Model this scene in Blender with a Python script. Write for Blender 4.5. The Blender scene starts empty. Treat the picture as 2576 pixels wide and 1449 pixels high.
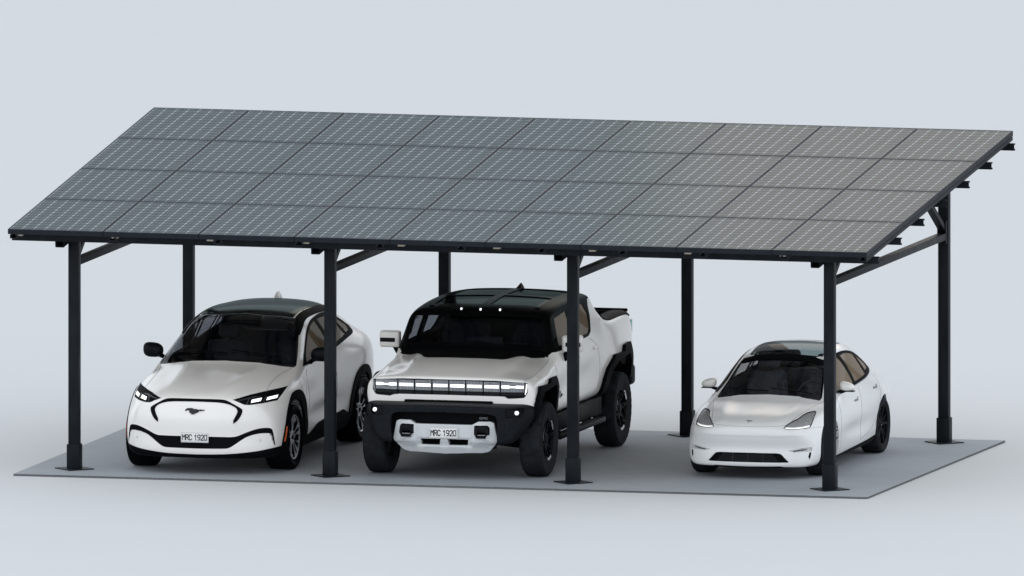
import bpy, bmesh, math, random
from mathutils import Vector, Matrix
from mathutils.bvhtree import BVHTree
random.seed(4)
scene = bpy.context.scene
R = math.radians

# ------------------------------------------------------------------ camera, world, exposure
AZ = R(14.45); EL = math.asin(0.106); SC = 220.0
dirv = Vector((-math.sin(AZ)*math.cos(EL), math.cos(AZ)*math.cos(EL), -math.sin(EL)))
cd = bpy.data.cameras.new('camera'); cam = bpy.data.objects.new('camera', cd)
scene.collection.objects.link(cam)
cd.type = 'ORTHO'; cd.ortho_scale = 2576/SC; cd.clip_end = 900
cam.location = Vector((5.113, 3.0, 1.963)) - dirv*55
cam.rotation_euler = dirv.to_track_quat('-Z', 'Y').to_euler()
scene.camera = cam
w = bpy.data.worlds.new('World'); scene.world = w; w.use_nodes = True
nt = w.node_tree
bg = nt.nodes['Background']
tc = nt.nodes.new('ShaderNodeTexCoord'); sep = nt.nodes.new('ShaderNodeSeparateXYZ')
mr = nt.nodes.new('ShaderNodeMapRange'); cr = nt.nodes.new('ShaderNodeMix'); cr.data_type = 'RGBA'
nt.links.new(tc.outputs['Generated'], sep.inputs[0]); nt.links.new(sep.outputs['Y'], mr.inputs[0])
mr.inputs[1].default_value = -1; mr.inputs[2].default_value = 1
nt.links.new(mr.outputs[0], cr.inputs[0])
cr.inputs[6].default_value = (1.13, 1.21, 1.28, 1); cr.inputs[7].default_value = (1.05, 1.125, 1.205, 1)
hz = nt.nodes.new('ShaderNodeMath'); hz.operation = 'ABSOLUTE'; nt.links.new(sep.outputs['Z'], hz.inputs[0])
hm = nt.nodes.new('ShaderNodeMapRange'); hm.inputs[3].default_value = 1.23; hm.inputs[4].default_value = 0.875
nt.links.new(hz.outputs[0], hm.inputs[0]); sc_ = nt.nodes.new('ShaderNodeVectorMath'); sc_.operation = 'SCALE'
nt.links.new(cr.outputs[2], sc_.inputs[0]); nt.links.new(hm.outputs[0], sc_.inputs['Scale']); nt.links.new(sc_.outputs[0], bg.inputs[0]); bg.inputs[1].default_value = 1.0
vs = scene.view_settings; vs.view_transform = 'Standard'; vs.look = 'None'; vs.exposure = 0; vs.gamma = 1
scene.view_settings.use_curve_mapping = False

def area(name, loc, target, sx, sy, power, col):
    ld = bpy.data.lights.new(name, 'AREA'); ld.shape = 'RECTANGLE'; ld.size = sx; ld.size_y = sy
    ld.energy = power; ld.color = col
    o = bpy.data.objects.new(name, ld); scene.collection.objects.link(o); o.location = loc
    o.rotation_euler = (Vector(target)-Vector(loc)).to_track_quat('-Z', 'Y').to_euler()
    return o

# unseen warm area light, added behind the roof to tint the right panels' reflection
area('added_warm_light', (2.6, 42, 15.6), (9.5, 3, 3), 12, 11, 27, (1.0, 0.74, 0.52)).data.spread = R(40)

# ------------------------------------------------------------------ helpers
def setp(b, **k):
    for n, v in k.items():
        n = n.replace('_', ' ')
        b.inputs[n].default_value = v
def mat(name, col, rough=0.5, metal=0.0, noise=None, bump=None, coat=0.0, coat_rough=0.03, spec=0.5, rvar=0.0):
    m = bpy.data.materials.new(name); m.use_nodes = True
    t = m.node_tree; b = t.nodes['Principled BSDF']
    setp(b, Base_Color=(*col, 1), Roughness=rough, Metallic=metal, Coat_Weight=coat, Coat_Roughness=coat_rough, Specular_IOR_Level=spec)
    tc = t.nodes.new('ShaderNodeTexCoord')
    if noise:
        sc, amt, stretch = noise
        mp = t.nodes.new('ShaderNodeMapping'); mp.inputs['Scale'].default_value = stretch
        n = t.nodes.new('ShaderNodeTexNoise'); n.inputs['Scale'].default_value = sc; n.inputs['Detail'].default_value = 6
        t.links.new(tc.outputs['Object'], mp.inputs[0]); t.links.new(mp.outputs[0], n.inputs[0])
        mx = t.nodes.new('ShaderNodeMix'); mx.data_type = 'RGBA'
        r = t.nodes.new('ShaderNodeMapRange'); r.inputs[1].default_value = 0.3; r.inputs[2].default_value = 0.7
        t.links.new(n.outputs[0], r.inputs[0]); t.links.new(r.outputs[0], mx.inputs[0])
        mx.inputs[6].default_value = (*[c*(1-amt) for c in col], 1); mx.inputs[7].default_value = (*[min(1, c*(1+amt)) for c in col], 1)
        t.links.new(mx.outputs[2], b.inputs['Base Color'])
        if rvar:
            rr = t.nodes.new('ShaderNodeMapRange'); rr.inputs[3].default_value = rough-rvar; rr.inputs[4].default_value = rough+rvar
            t.links.new(n.outputs[0], rr.inputs[0]); t.links.new(rr.outputs[0], b.inputs['Roughness'])
    if bump:
        sc, st = bump
        n2 = t.nodes.new('ShaderNodeTexNoise'); n2.inputs['Scale'].default_value = sc; n2.inputs['Detail'].default_value = 4
        t.links.new(tc.outputs['Object'], n2.inputs[0])
        bp = t.nodes.new('ShaderNodeBump'); bp.inputs['Strength'].default_value = st; bp.inputs['Distance'].default_value = 0.01
        t.links.new(n2.outputs[0], bp.inputs['Height']); t.links.new(bp.outputs[0], b.inputs['Normal'])
    return m
def ior(m, v):
    m.node_tree.nodes['Principled BSDF'].inputs['IOR'].default_value = v
    return m
def emit(name, col, s):
    m = bpy.data.materials.new(name); m.use_nodes = True
    b = m.node_tree.nodes['Principled BSDF']
    setp(b, Base_Color=(*col, 1), Emission_Color=(*col, 1), Emission_Strength=s, Roughness=0.3)
    return m
def glass(name, tint, refl=1.0, ior=1.5):
    m = bpy.data.materials.new(name); m.use_nodes = True
    t = m.node_tree; t.nodes.clear()
    out = t.nodes.new('ShaderNodeOutputMaterial'); mx = t.nodes.new('ShaderNodeMixShader')
    tr = t.nodes.new('ShaderNodeBsdfTransparent'); tr.inputs[0].default_value = (*tint, 1)
    gl = t.nodes.new('ShaderNodeBsdfGlossy'); gl.inputs['Roughness'].default_value = 0.02
    gl.inputs[0].default_value = (refl, refl, refl, 1)
    fr = t.nodes.new('ShaderNodeFresnel')
    ge = t.nodes.new('ShaderNodeNewGeometry'); im = t.nodes.new('ShaderNodeMix'); im.data_type = 'FLOAT'
    im.inputs[2].default_value = ior; im.inputs[3].default_value = 1/ior     # same reflectance from both sides of the thin pane
    t.links.new(ge.outputs['Backfacing'], im.inputs[0]); t.links.new(im.outputs[0], fr.inputs[0])
    t.links.new(fr.outputs[0], mx.inputs[0]); t.links.new(tr.outputs[0], mx.inputs[1]); t.links.new(gl.outputs[0], mx.inputs[2])
    t.links.new(mx.outputs[0], out.inputs[0])
    return m

M = {}
M['steel'] = mat('dark_steel', (0.0125, 0.015, 0.018), 0.45, 0.0, noise=(7, 0.3, (1, 1, 0.35)), bump=(60, 0.12), rvar=0.12, spec=0.15)
M['alu'] = mat('dark_aluminium', (0.017, 0.021, 0.026), 0.45, 0.0, noise=(12, 0.15, (1, 1, 1)), spec=0.18)
M['paint'] = mat('white_paint', (0.875, 0.84, 0.80), 0.38, 0.0, noise=(1.5, 0.012, (1, 1, 1)), coat=1.0, coat_rough=0.13)
M['black'] = mat('black_plastic', (0.0035, 0.004, 0.005), 0.5, noise=(20, 0.25, (1, 1, 1)), bump=(220, 0.06), spec=0.12)
M['satin'] = mat('satin_black', (0.006, 0.007, 0.009), 0.42, noise=(14, 0.25, (1, 1, 1)), spec=0.2)
M['gloss'] = mat('gloss_black', (0.004, 0.006, 0.007), 0.12, noise=(9, 0.2, (1, 1, 1)), coat=0.4)
M['void'] = mat('grille_void', (0.003, 0.003, 0.004), 0.8, noise=(30, 0.3, (1, 1, 1)), spec=0.1)
M['rubber'] = mat('tyre_rubber', (0.019, 0.021, 0.024), 0.75, noise=(10, 0.3, (1, 1, 1)), bump=(40, 0.35), spec=0.12)
M['cabin'] = mat('cabin_trim', (0.022, 0.025, 0.032), 0.7, noise=(25, 0.3, (1, 1, 1)))
M['silver'] = mat('machined_silver', (0.62, 0.63, 0.65), 0.32, 0.7, noise=(30, 0.05, (1, 1, 1)))
M['greymetal'] = mat('grey_metal', (0.22, 0.23, 0.25), 0.35, 0.6, noise=(30, 0.08, (1, 1, 1)))
M['plate'] = mat('plate_white', (0.80, 0.79, 0.78), 0.5, noise=(20, 0.03, (1, 1, 1)))
M['ink'] = mat('plate_ink', (0.01, 0.01, 0.012), 0.6, noise=(20, 0.1, (1, 1, 1)))
M['orange'] = mat('orange_reflector', (0.75, 0.13, 0.03), 0.3, noise=(40, 0.1, (1, 1, 1)), coat=0.5)
M['gap'] = mat('panel_gap', (0.16, 0.16, 0.165), 0.8, noise=(20, 0.1, (1, 1, 1)))
M['lamp'] = emit('lamp_white', (1.0, 1.0, 1.0), 0.98)
M['lamphousing'] = mat('lamp_housing', (0.33, 0.34, 0.36), 0.3, 0.5, noise=(18, 0.3, (1, 1, 3)))
def blk(name, base, g, rough, tint=(1, 1, 1), n_=12):
    """near-black coating: weak, darkened sheen over a dark base"""
    m = bpy.data.materials.new(name); m.use_nodes = True; t = m.node_tree; t.nodes.clear()
    out = t.nodes.new('ShaderNodeOutputMaterial'); ad = t.nodes.new('ShaderNodeMixShader')
    d = t.nodes.new('ShaderNodeBsdfDiffuse'); gl = t.nodes.new('ShaderNodeBsdfGlossy'); gl.inputs['Roughness'].default_value = rough
    gl.inputs[0].default_value = (g*tint[0], g*tint[1], g*tint[2], 1)
    fr = t.nodes.new('ShaderNodeFresnel'); fr.inputs[0].default_value = 1.45
    tc = t.nodes.new('ShaderNodeTexCoord'); nz = t.nodes.new('ShaderNodeTexNoise'); nz.inputs['Scale'].default_value = n_; nz.inputs['Detail'].default_value = 5
    t.links.new(tc.outputs['Object'], nz.inputs[0]); mx = t.nodes.new('ShaderNodeMix'); mx.data_type = 'RGBA'
    mx.inputs[6].default_value = (*[c*.75 for c in base], 1); mx.inputs[7].default_value = (*[c*1.25 for c in base], 1)
    t.links.new(nz.outputs[0], mx.inputs[0]); t.links.new(mx.outputs[2], d.inputs[0])
    t.links.new(fr.outputs[0], ad.inputs[0]); t.links.new(d.outputs[0], ad.inputs[1]); t.links.new(gl.outputs[0], ad.inputs[2]); t.links.new(ad.outputs[0], out.inputs[0])
    return m
M['black'] = blk('black_plastic_trim', (0.0035, 0.004, 0.005), 0.10, 0.45)
M['satin'] = blk('satin_black_trim', (0.005, 0.006, 0.008), 0.22, 0.35)
M['gloss'] = blk('gloss_black_trim', (0.003, 0.004, 0.005), 0.30, 0.12)
M['cab'] = blk('cab_black_paint', (0.003, 0.004, 0.004), 0.14, 0.22, (.9, 1, 1))
M['roofA'] = blk('dark_roof_glass', (0.008, 0.012, 0.012), 0.24, 0.12, (.86, 1, .99))
M['roofB'] = blk('black_roof_glass', (0.003, 0.005, 0.0045), 0.14, 0.08, (.8, 1, .95))
M['insert'] = mat('silver_grey_paint', (0.60, 0.61, 0.62), 0.4, noise=(1.5, 0.02, (1, 1, 1)), coat=.5, coat_rough=.2)
M['cabin_light'] = mat('cabin_grey', (0.045, 0.05, 0.062), 0.7, noise=(25, 0.3, (1, 1, 1)))
M['tan'] = mat('tan_junction_box', (0.34, 0.29, 0.235), 0.6, noise=(40, 0.1, (1, 1, 1)))
M['backsheet'] = mat('backsheet', (0.90, 0.80, 0.67), 0.75, noise=(5, 0.06, (1, 1, 1)))
M['tint'] = glass('tinted_glass', (0.16, 0.17, 0.20), 0.9)
M['dark_tint'] = glass('windscreen_glass', (0.92, 0.94, 0.97), 0.75, 1.28)
M['dark_tint2'] = glass('dark_windscreen_glass', (0.50, 0.53, 0.60), 0.6, 1.28)
M['side_glass'] = glass('tan_reflection_side_glass', (0.80, 0.80, 0.80), 0.8, 1.35)
def paint_tan_reflection():  # mixes tan diffuse into the panes as a painted reflection of the canopy underside
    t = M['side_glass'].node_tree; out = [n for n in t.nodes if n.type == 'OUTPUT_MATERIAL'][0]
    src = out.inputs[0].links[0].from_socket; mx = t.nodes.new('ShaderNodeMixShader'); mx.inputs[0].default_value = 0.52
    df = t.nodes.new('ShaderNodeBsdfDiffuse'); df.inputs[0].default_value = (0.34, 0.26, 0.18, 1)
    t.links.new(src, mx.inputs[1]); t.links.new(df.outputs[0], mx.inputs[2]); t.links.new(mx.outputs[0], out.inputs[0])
paint_tan_reflection()
M['bumper'] = mat('grained_bumper', (0.007, 0.0085, 0.011), 0.5, noise=(20, 0.25, (1, 1, 1)), bump=(260, 0.08), spec=0.25)
M['lampfin'] = mat('lamp_fin', (0.03, 0.033, 0.038), 0.4, noise=(16, 0.2, (1, 1, 1)), spec=0.3)
M['clear'] = glass('clear_glass', (0.62, 0.66, 0.70), 0.9)
M['roof_tint'] = glass('tinted_roof_glass', (0.55, 0.62, 0.63), 0.22, 1.35)
M['lamp_clear'] = mat('bright_lamp_housing', (0.56, 0.56, 0.56), 0.4, 0.0, noise=(40, 0.25, (1, 1, 2)))
M['lens'] = glass('lens_glass', (0.88, 0.88, 0.88), 0.5, 1.3)

for k_, v_ in (("bumper", 1.3), ("alu", 1.27), ('steel', 1.3), ('rubber', 1.3)): ior(M[k_], v_)
def mk(name, bm, m, parent=None, sharp=30, smooth=True, inv=True):
    if inv: bmesh.ops.recalc_face_normals(bm, faces=bm.faces)
    me = bpy.data.meshes.new(name)
    bm.to_mesh(me); bm.free()
    for mm in (m if isinstance(m, (list, tuple)) else [m]): me.materials.append(mm)
    if smooth:
        me.polygons.foreach_set('use_smooth', [True]*len(me.polygons))
        me.set_sharp_from_angle(angle=R(sharp))
    o = bpy.data.objects.new(name, me); scene.collection.objects.link(o)
    if parent: o.parent = parent
    return o
def empty(name, loc, label=None, cat=None, group=None, parent=None):
    o = bpy.data.objects.new(name, None); scene.collection.objects.link(o); o.location = loc
    o.empty_display_size = 0.2
    if label: o['label'] = label
    if cat: o['category'] = cat
    if group: o['group'] = group
    if parent: o.parent = parent
    return o
def box(bm, x0, x1, y0, y1, z0, z1, bev=0.0, mtx=None, seg=2):
    r = bmesh.ops.create_cube(bm, size=1)
    vs_ = r['verts']
    for v in vs_:
        v.co = Vector(((x0+x1)/2+v.co.x*(x1-x0), (y0+y1)/2+v.co.y*(y1-y0), (z0+z1)/2+v.co.z*(z1-z0)))
    if mtx: bmesh.ops.transform(bm, matrix=mtx, verts=vs_)
    if bev > 0:
        es = set(e for v in vs_ for e in v.link_edges)
        bmesh.ops.bevel(bm, geom=list(es), offset=bev, segments=seg, affect='EDGES', profile=0.5)
    return vs_
def prism(bm, prof, fn, t0, t1):
    """close profile prof [(a,b)], fn(a,b,t)->Vector"""
    A = [bm.verts.new(fn(a, b, t0)) for a, b in prof]; B = [bm.verts.new(fn(a, b, t1)) for a, b in prof]
    n = len(prof)
    for i in range(n): bm.faces.new((A[i], A[(i+1) % n], B[(i+1) % n], B[i]))
    bm.faces.new(A); bm.faces.new(B[::-1])
def hollow(bm, w, h, t, fn, t0, t1):
    """square tube, open ends"""
    def ring(ww, hh, tt): return [bm.verts.new(fn(a*ww/2, b*hh/2, tt)) for a, b in ((-1, -1), (1, -1), (1, 1), (-1, 1))]
    o0, o1, i0, i1 = ring(w, h, t0), ring(w, h, t1), ring(w-2*t, h-2*t, t0), ring(w-2*t, h-2*t, t1)
    for i in range(4):
        j = (i+1) % 4
        bm.faces.new((o0[i], o0[j], o1[j], o1[i])); bm.faces.new((i0[j], i0[i], i1[i], i1[j]))
        bm.faces.new((o0[j], o0[i], i0[i], i0[j])); bm.faces.new((o1[i], o1[j], i1[j], i1[i]))
def tube(bm, pts, r, n=8, cap=True):
    pts = [Vector(p) for p in pts]; rings = []
    for i, p in enumerate(pts):
        d = (pts[min(i+1, len(pts)-1)]-pts[max(i-1, 0)]).normalized()
        up = Vector((0, 0, 1)) if abs(d.z) < 0.9 else Vector((1, 0, 0))
        a = d.cross(up).normalized(); b = d.cross(a)
        rr = r[i] if isinstance(r, (list, tuple)) else r
        rings.append([bm.verts.new(p+(a*math.cos(2*math.pi*k/n)+b*math.sin(2*math.pi*k/n))*rr) for k in range(n)])
    for A, B in zip(rings, rings[1:]):
        for k in range(n): bm.faces.new((A[k], A[(k+1) % n], B[(k+1) % n], B[k]))
    if cap: bm.faces.new(rings[0]); bm.faces.new(rings[-1][::-1])
def lathe(bm, prof, n=48, axis='X', x=0, y=0, z=0):
    """prof [(axial, radius)] closed; revolve about axis X"""
    rings = []
    for a, r in prof:
        if r < 1e-5: rings.append([bm.verts.new((x+a, y, z))]); continue
        rings.append([bm.verts.new((x+a, y+r*math.cos(2*math.pi*k/n), z+r*math.sin(2*math.pi*k/n))) for k in range(n)])
    for A, B in zip(rings, rings[1:]):
        for k in range(n):
            k2 = (k+1) % n
            if len(A) == 1 and len(B) == 1: continue
            if len(A) == 1: bm.faces.new((A[0], B[k], B[k2]))
            elif len(B) == 1: bm.faces.new((A[k], B[0], A[k2]))
            else: bm.faces.new((A[k], B[k], B[k2], A[k2]))

# ------------------------------------------------------------------ setting
def floor_():
    bm = bmesh.new()
    prof = [(-200, 0), (260, 0)]
    for i in range(1, 17):
        a = math.pi/2*i/16; prof.append((260+30*math.sin(a), 30*(1-math.cos(a))))
    prof.append((290, 60))
    A = [bm.verts.new((-300, y, z-0.024)) for y, z in prof]; B = [bm.verts.new((300, y, z-0.024)) for y, z in prof]
    for i in range(len(prof)-1): bm.faces.new((A[i], B[i], B[i+1], A[i+1]))
    m = mat('studio_floor', (0.588, 0.590, 0.596), 0.75, noise=(0.5, 0.006, (1, 1, 1)), spec=0.2)
    o = mk('floor', bm, m, inv=False); o['kind'] = 'structure'
floor_()
def slab_():
    bm = bmesh.new(); box(bm, 0, 10.08, 0, 6.32, -0.024, 0); bm.normal_update()
    m = bpy.data.materials.new('concrete'); m.use_nodes = True; t = m.node_tree; b = t.nodes['Principled BSDF']
    tc = t.nodes.new('ShaderNodeTexCoord')
    def nz(scale, st, det=6):
        mp = t.nodes.new('ShaderNodeMapping'); mp.inputs['Scale'].default_value = st
        n = t.nodes.new('ShaderNodeTexNoise'); n.inputs['Scale'].default_value = scale; n.inputs['Detail'].default_value = det
        t.links.new(tc.outputs['Object'], mp.inputs[0]); t.links.new(mp.outputs[0], n.inputs[0]); return n
    a = nz(6, (0.5, 3, 3)); c = nz(120, (0.5, 1, 1), 3); d = nz(0.7, (1, 1, 1), 3)
    def mul(x, lo, hi):
        r = t.nodes.new('ShaderNodeMapRange'); r.inputs[1].default_value = 0.3; r.inputs[2].default_value = 0.7
        r.inputs[3].default_value = lo; r.inputs[4].default_value = hi; t.links.new(x.outputs[0], r.inputs[0]); return r
    p = t.nodes.new('ShaderNodeMath'); p.operation = 'MULTIPLY'; q = t.nodes.new('ShaderNodeMath'); q.operation = 'MULTIPLY'
    t.links.new(mul(a, 0.94, 1.06).outputs[0], p.inputs[0]); t.links.new(mul(c, 0.86, 1.14).outputs[0], p.inputs[1])
    t.links.new(p.outputs[0], q.inputs[0]); t.links.new(mul(d, 0.96, 1.04).outputs[0], q.inputs[1])
    vm = t.nodes.new('ShaderNodeVectorMath'); vm.operation = 'SCALE'; vm.inputs[0].default_value = (0.335, 0.352, 0.375)
    t.links.new(q.outputs[0], vm.inputs['Scale']); t.links.new(vm.outputs[0], b.inputs['Base Color'])
    b.inputs['Roughness'].default_value = 0.85; b.inputs['Specular IOR Level'].default_value = 0.25
    bp = t.nodes.new('ShaderNodeBump'); bp.inputs['Strength'].default_value = 0.25; bp.inputs['Distance'].default_value = 0.004
    t.links.new(c.outputs[0], bp.inputs['Height']); t.links.new(bp.outputs[0], b.inputs['Normal'])
    edge = mat('concrete_edge', (0.13, 0.133, 0.138), 0.9, noise=(70, 0.45, (1, 1, 1)), bump=(90, 0.5), spec=0.1)
    for f in bm.faces: f.material_index = 1 if abs(f.normal.z) < 0.5 else 0
    o = mk('pavement', bm, [m, edge]); o['kind'] = 'structure'
slab_()

# ------------------------------------------------------------------ carport
SL = 0.1058; SA = math.atan(SL); cs, sn = math.cos(SA), math.sin(SA)
PX = [0.545, 3.566, 6.433, 9.465]; PYF, PYB = 0.68, 5.92
X0, X1 = -0.068, 10.075
ZP = 2.812                                   # panel top plane at Y=0
def zt(y): return ZP+SL*y
cp = empty('carport', (5.0, 3.3, 0), 'dark steel carport frame of eight square posts standing on the grey concrete pad', 'carport')
def child(o):
    o.location = (-5.0, -3.3, 0); return o
def postz(y): return zt(y)-0.165
for py in (PYF, PYB):
    for px in PX:
        zr = zt(py)-0.165
        bm = bmesh.new(); box(bm, px-.06, px+.06, py-.06, py+.06, 0.0, zr, bev=0.006)
        p = child(mk('post', bm, M['steel'], cp))
        bm = bmesh.new(); box(bm, px-.075, px+.075, py-.075, py+.075, 0.01, 0.29, bev=0.006)
        mk('sleeve', bm, M['steel'], p)
        bm = bmesh.new(); mt = Matrix.Translation((px, py, 0)) @ Matrix.Rotation(R(45), 4, 'Z')
        box(bm, -.166, .166, -.166, .166, 0.0, 0.012, bev=0.002, mtx=mt, seg=1)
        mk('base_plate', bm, M['steel'], p)
def slope_fn(xc, dz):     # profile a=x, b=normal offset, t along slope (Y)
    return lambda a, b, t: Vector((xc+a, t-b*sn, zt(t)+dz+b*cs))
for px in PX:
    bm = bmesh.new(); hollow(bm, 0.108, 0.086, 0.012, slope_fn(px-0.118, -0.252), 0.46, 6.72)
    bmesh.ops.bevel(bm, geom=[e for e in bm.edges if e.calc_length() > 3 and len(e.link_faces) == 2], offset=0.01, segments=3, affect='EDGES')
    child(mk('rafter', bm, M['steel'], cp))
    bm = bmesh.new(); box(bm, px-.05, px+.05, PYF+.062, PYB-.062, 2.34, 2.42, bev=0.006)
    child(mk('tie_beam', bm, M['steel'], cp))
    def brace(y0, z0, y1, z1):
        bm = bmesh.new(); L = Vector((0, y1-y0, z1-z0)); ln = L.length; L.normalize(); N = Vector((0, -L.z, L.y))
        hollow(bm, 0.08, 0.06, 0.006, lambda a, b, t: Vector((px+a, y0, z0))+N*b+L*t, 0, ln)
        return child(mk('brace', bm, M['steel'], cp))
    brace(PYB-.08, 2.46, PYB-1.0, 2.96)
    brace(PYF+.05, 2.44, PYF+.42, 2.66)
    bm = bmesh.new(); box(bm, px+.045, px+.052, PYB-.13, PYB-.066, 2.30, 2.56, bev=0.003)
    box(bm, px-.052, px-.045, PYB-.13, PYB-.066, 2.30, 2.56, bev=0.003)
    child(mk('gusset_plate', bm, M['steel'], cp))
PUR = [0.354+1.038*k for k in range(7)]
for y in PUR:
    bm = bmesh.new()
    w_, h_, t_, l_ = 0.05, 0.082, 0.005, 0.018     # c-channel, open towards the back
    pr = [(0, 0), (w_, 0), (w_, l_), (w_-t_, l_), (w_-t_, t_), (t_, t_), (t_, h_-t_), (w_-t_, h_-t_), (w_-t_, h_-l_), (w_, h_-l_), (w_, h_), (0, h_)]
    z0 = zt(y)-0.06-0.052-0.092
    prism(bm, pr, lambda a, b, t: Vector((t, y+a, z0+b)), -0.11, 10.12)
    child(mk('purlin', bm, M['steel'], cp))
RX = [0.0, 1.165, 2.415, 3.37, 4.325, 5.28, 6.235, 7.19, 8.14, 9.10, 10.03]
for i, x in enumerate(RX):
    bm = bmesh.new()
    w_, h_, t_, l_ = 0.088, 0.042, 0.008, 0.026     # lipped channel, open at the top
    pr = [(-w_/2, 0), (w_/2, 0), (w_/2, h_), (w_/2-l_, h_), (w_/2-l_, h_-t_), (w_/2-t_, h_-t_), (w_/2-t_, t_), (-w_/2+t_, t_), (-w_/2+t_, h_-t_), (-w_/2+l_, h_-t_), (-w_/2+l_, h_), (-w_/2, h_)]
    prism(bm, pr, slope_fn(x, -0.108), 0.005, 6.70)
    child(mk('rail', bm, M['alu'], cp))

# solar panels: 9 x 4
def panel_mat():
    m = bpy.data.materials.new('solar_cells'); m.use_nodes = True; t = m.node_tree; b = t.nodes['Principled BSDF']
    uv = t.nodes.new('ShaderNodeTexCoord'); sp = t.nodes.new('ShaderNodeSeparateXYZ'); t.links.new(uv.outputs['Object'], sp.inputs[0])
    def N(op, a, c=None, d=None):
        n = t.nodes.new('ShaderNodeMath'); n.operation = op
        for i, x in enumerate((a, c, d)):
            if x is None: continue
            if isinstance(x, (int, float)): n.inputs[i].default_value = x
            else: t.links.new(x, n.inputs[i])
        return n.outputs[0]
    cw, ch = PWi/8, PLi/12
    fx = N('FRACT', N('DIVIDE', N('ADD', sp.outputs[0], 20*cw), cw)); fy = N('FRACT', N('DIVIDE', N('ADD', sp.outputs[1], 24*ch), ch))
    dx = N('MULTIPLY', N('SUBTRACT', 0.5, N('ABSOLUTE', N('SUBTRACT', fx, 0.5))), cw)     # distance to cell border (m)
    dy = N('MULTIPLY', N('SUBTRACT', 0.5, N('ABSOLUTE', N('SUBTRACT', fy, 0.5))), ch)
    lx = N('LESS_THAN', dx, 0.0022); ly = N('LESS_THAN', dy, 0.0022); dg = N('LESS_THAN', N('ADD', dx, dy), 0.0175)
    line = N('MAXIMUM', N('MAXIMUM', lx, ly), dg)
    # busbars: two faint lines per cell along the panel
    bb = N('LESS_THAN', N('ABSOLUTE', N('SUBTRACT', N('ABSOLUTE', N('SUBTRACT', fx, 0.5)), 0.25)), 0.014)
    # white border around the cell field
    ex = N('GREATER_THAN', N('ABSOLUTE', sp.outputs[0]), PWi/2-0.004); ey = N('GREATER_THAN', N('ABSOLUTE', sp.outputs[1]), PLi/2-0.005)
    line = N('MAXIMUM', line, N('MAXIMUM', ex, ey))
    nz = t.nodes.new('ShaderNodeTexNoise'); nz.inputs['Scale'].default_value = 1.3; t.links.new(uv.outputs['Object'], nz.inputs[0])
    m1 = t.nodes.new('ShaderNodeMix'); m1.data_type = 'RGBA'; t.links.new(nz.outputs[0], m1.inputs[0])
    m1.inputs[6].default_value = (0.020, 0.037, 0.041, 1); m1.inputs[7].default_value = (0.027, 0.045, 0.048, 1)
    m2 = t.nodes.new('ShaderNodeMix'); m2.data_type = 'RGBA'; t.links.new(N('MULTIPLY', bb, 0.25), m2.inputs[0])
    t.links.new(m1.outputs[2], m2.inputs[6]); m2.inputs[7].default_value = (0.28, 0.3, 0.32, 1)
    m3 = t.nodes.new('ShaderNodeMix'); m3.data_type = 'RGBA'; t.links.new(line, m3.inputs[0])
    t.links.new(m2.outputs[2], m3.inputs[6]); m3.inputs[7].default_value = (0.43, 0.475, 0.51, 1)
    t.links.new(m3.outputs[2], b.inputs['Base Color'])
    b.inputs['Roughness'].default_value = 0.45; b.inputs['Specular IOR Level'].default_value = 0.0
    b.inputs['Coat Weight'].default_value = 0.33; b.inputs['Coat Roughness'].default_value = 0.22; b.inputs['Coat IOR'].default_value = 1.38
    return m
PW = (X1-X0-8*0.008)/9; PL = (6.70/cs-3*0.010)/4
PWi, PLi = PW-0.044, PL-0.044
M['cells'] = panel_mat()
def make_panel():
    root = empty('solar_panel', (0, 0, 0))
    bm = bmesh.new(); h = 0.058; tw = 0.020
    # frame ring
    for (x0, x1, y0, y1) in ((-PW/2, PW/2, -PL/2, -PL/2+tw), (-PW/2, PW/2, PL/2-tw, PL/2), (-PW/2, -PW/2+tw, -PL/2+tw, PL/2-tw), (PW/2-tw, PW/2, -PL/2+tw, PL/2-tw)):
        box(bm, x0, x1, y0, y1, -h, 0)
    mk('frame', bm, M['alu'], root, smooth=False)
    bm = bmesh.new(); box(bm, -PW/2+tw, PW/2-tw, -PL/2+tw, PL/2-tw, -0.010, -0.003)
    mk('cell_glass', bm, M['cells'], root, smooth=False)
    bm = bmesh.new(); box(bm, -PW/2+tw, PW/2-tw, -PL/2+tw, PL/2-tw, -0.0165, -0.0125)
    mk('backsheet', bm, M['backsheet'], root, smooth=False)
    bm = bmesh.new(); box(bm, -0.475, -0.395, -PL/2+.02, -PL/2+.12, -0.082, -0.060, bev=0.004)
    mk('mounting_clamp', bm, M['tan'], root)
    return root
ordn = ['first', 'second', 'third', 'fourth', 'fifth', 'sixth', 'seventh', 'eighth', 'ninth']
rows = ['front row along the low eave', 'second row from the front', 'third row from the front', 'back row along the high edge']
proto = make_panel(); pk = list(proto.children); k = 0
for j in range(4):
    for i in range(9):
        if k == 0: o = proto
        else:
            o = proto.copy(); scene.collection.objects.link(o)
            for c in pk:
                d = c.copy(); scene.collection.objects.link(d); d.parent = o
        xc = X0+PW/2+i*(PW+0.008); t = PL/2+j*(PL+0.010)
        o.location = (xc, t*cs, ZP+t*sn); o.rotation_euler = (SA, 0, 0)
        o['category'] = 'solar panel'; o['group'] = 'solar panels on the carport roof'
        end = 'left end' if i == 0 else 'right end' if i == 8 else None
        pos = f'at the {end}' if end else ('in the middle' if i == 4 else (f'{ordn[i]} from the left' if i < 4 else f'{ordn[8-i]} from the right'))
        o['label'] = f'grey-blue solar panel {pos} of the {rows[j]}'
        k += 1

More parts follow.
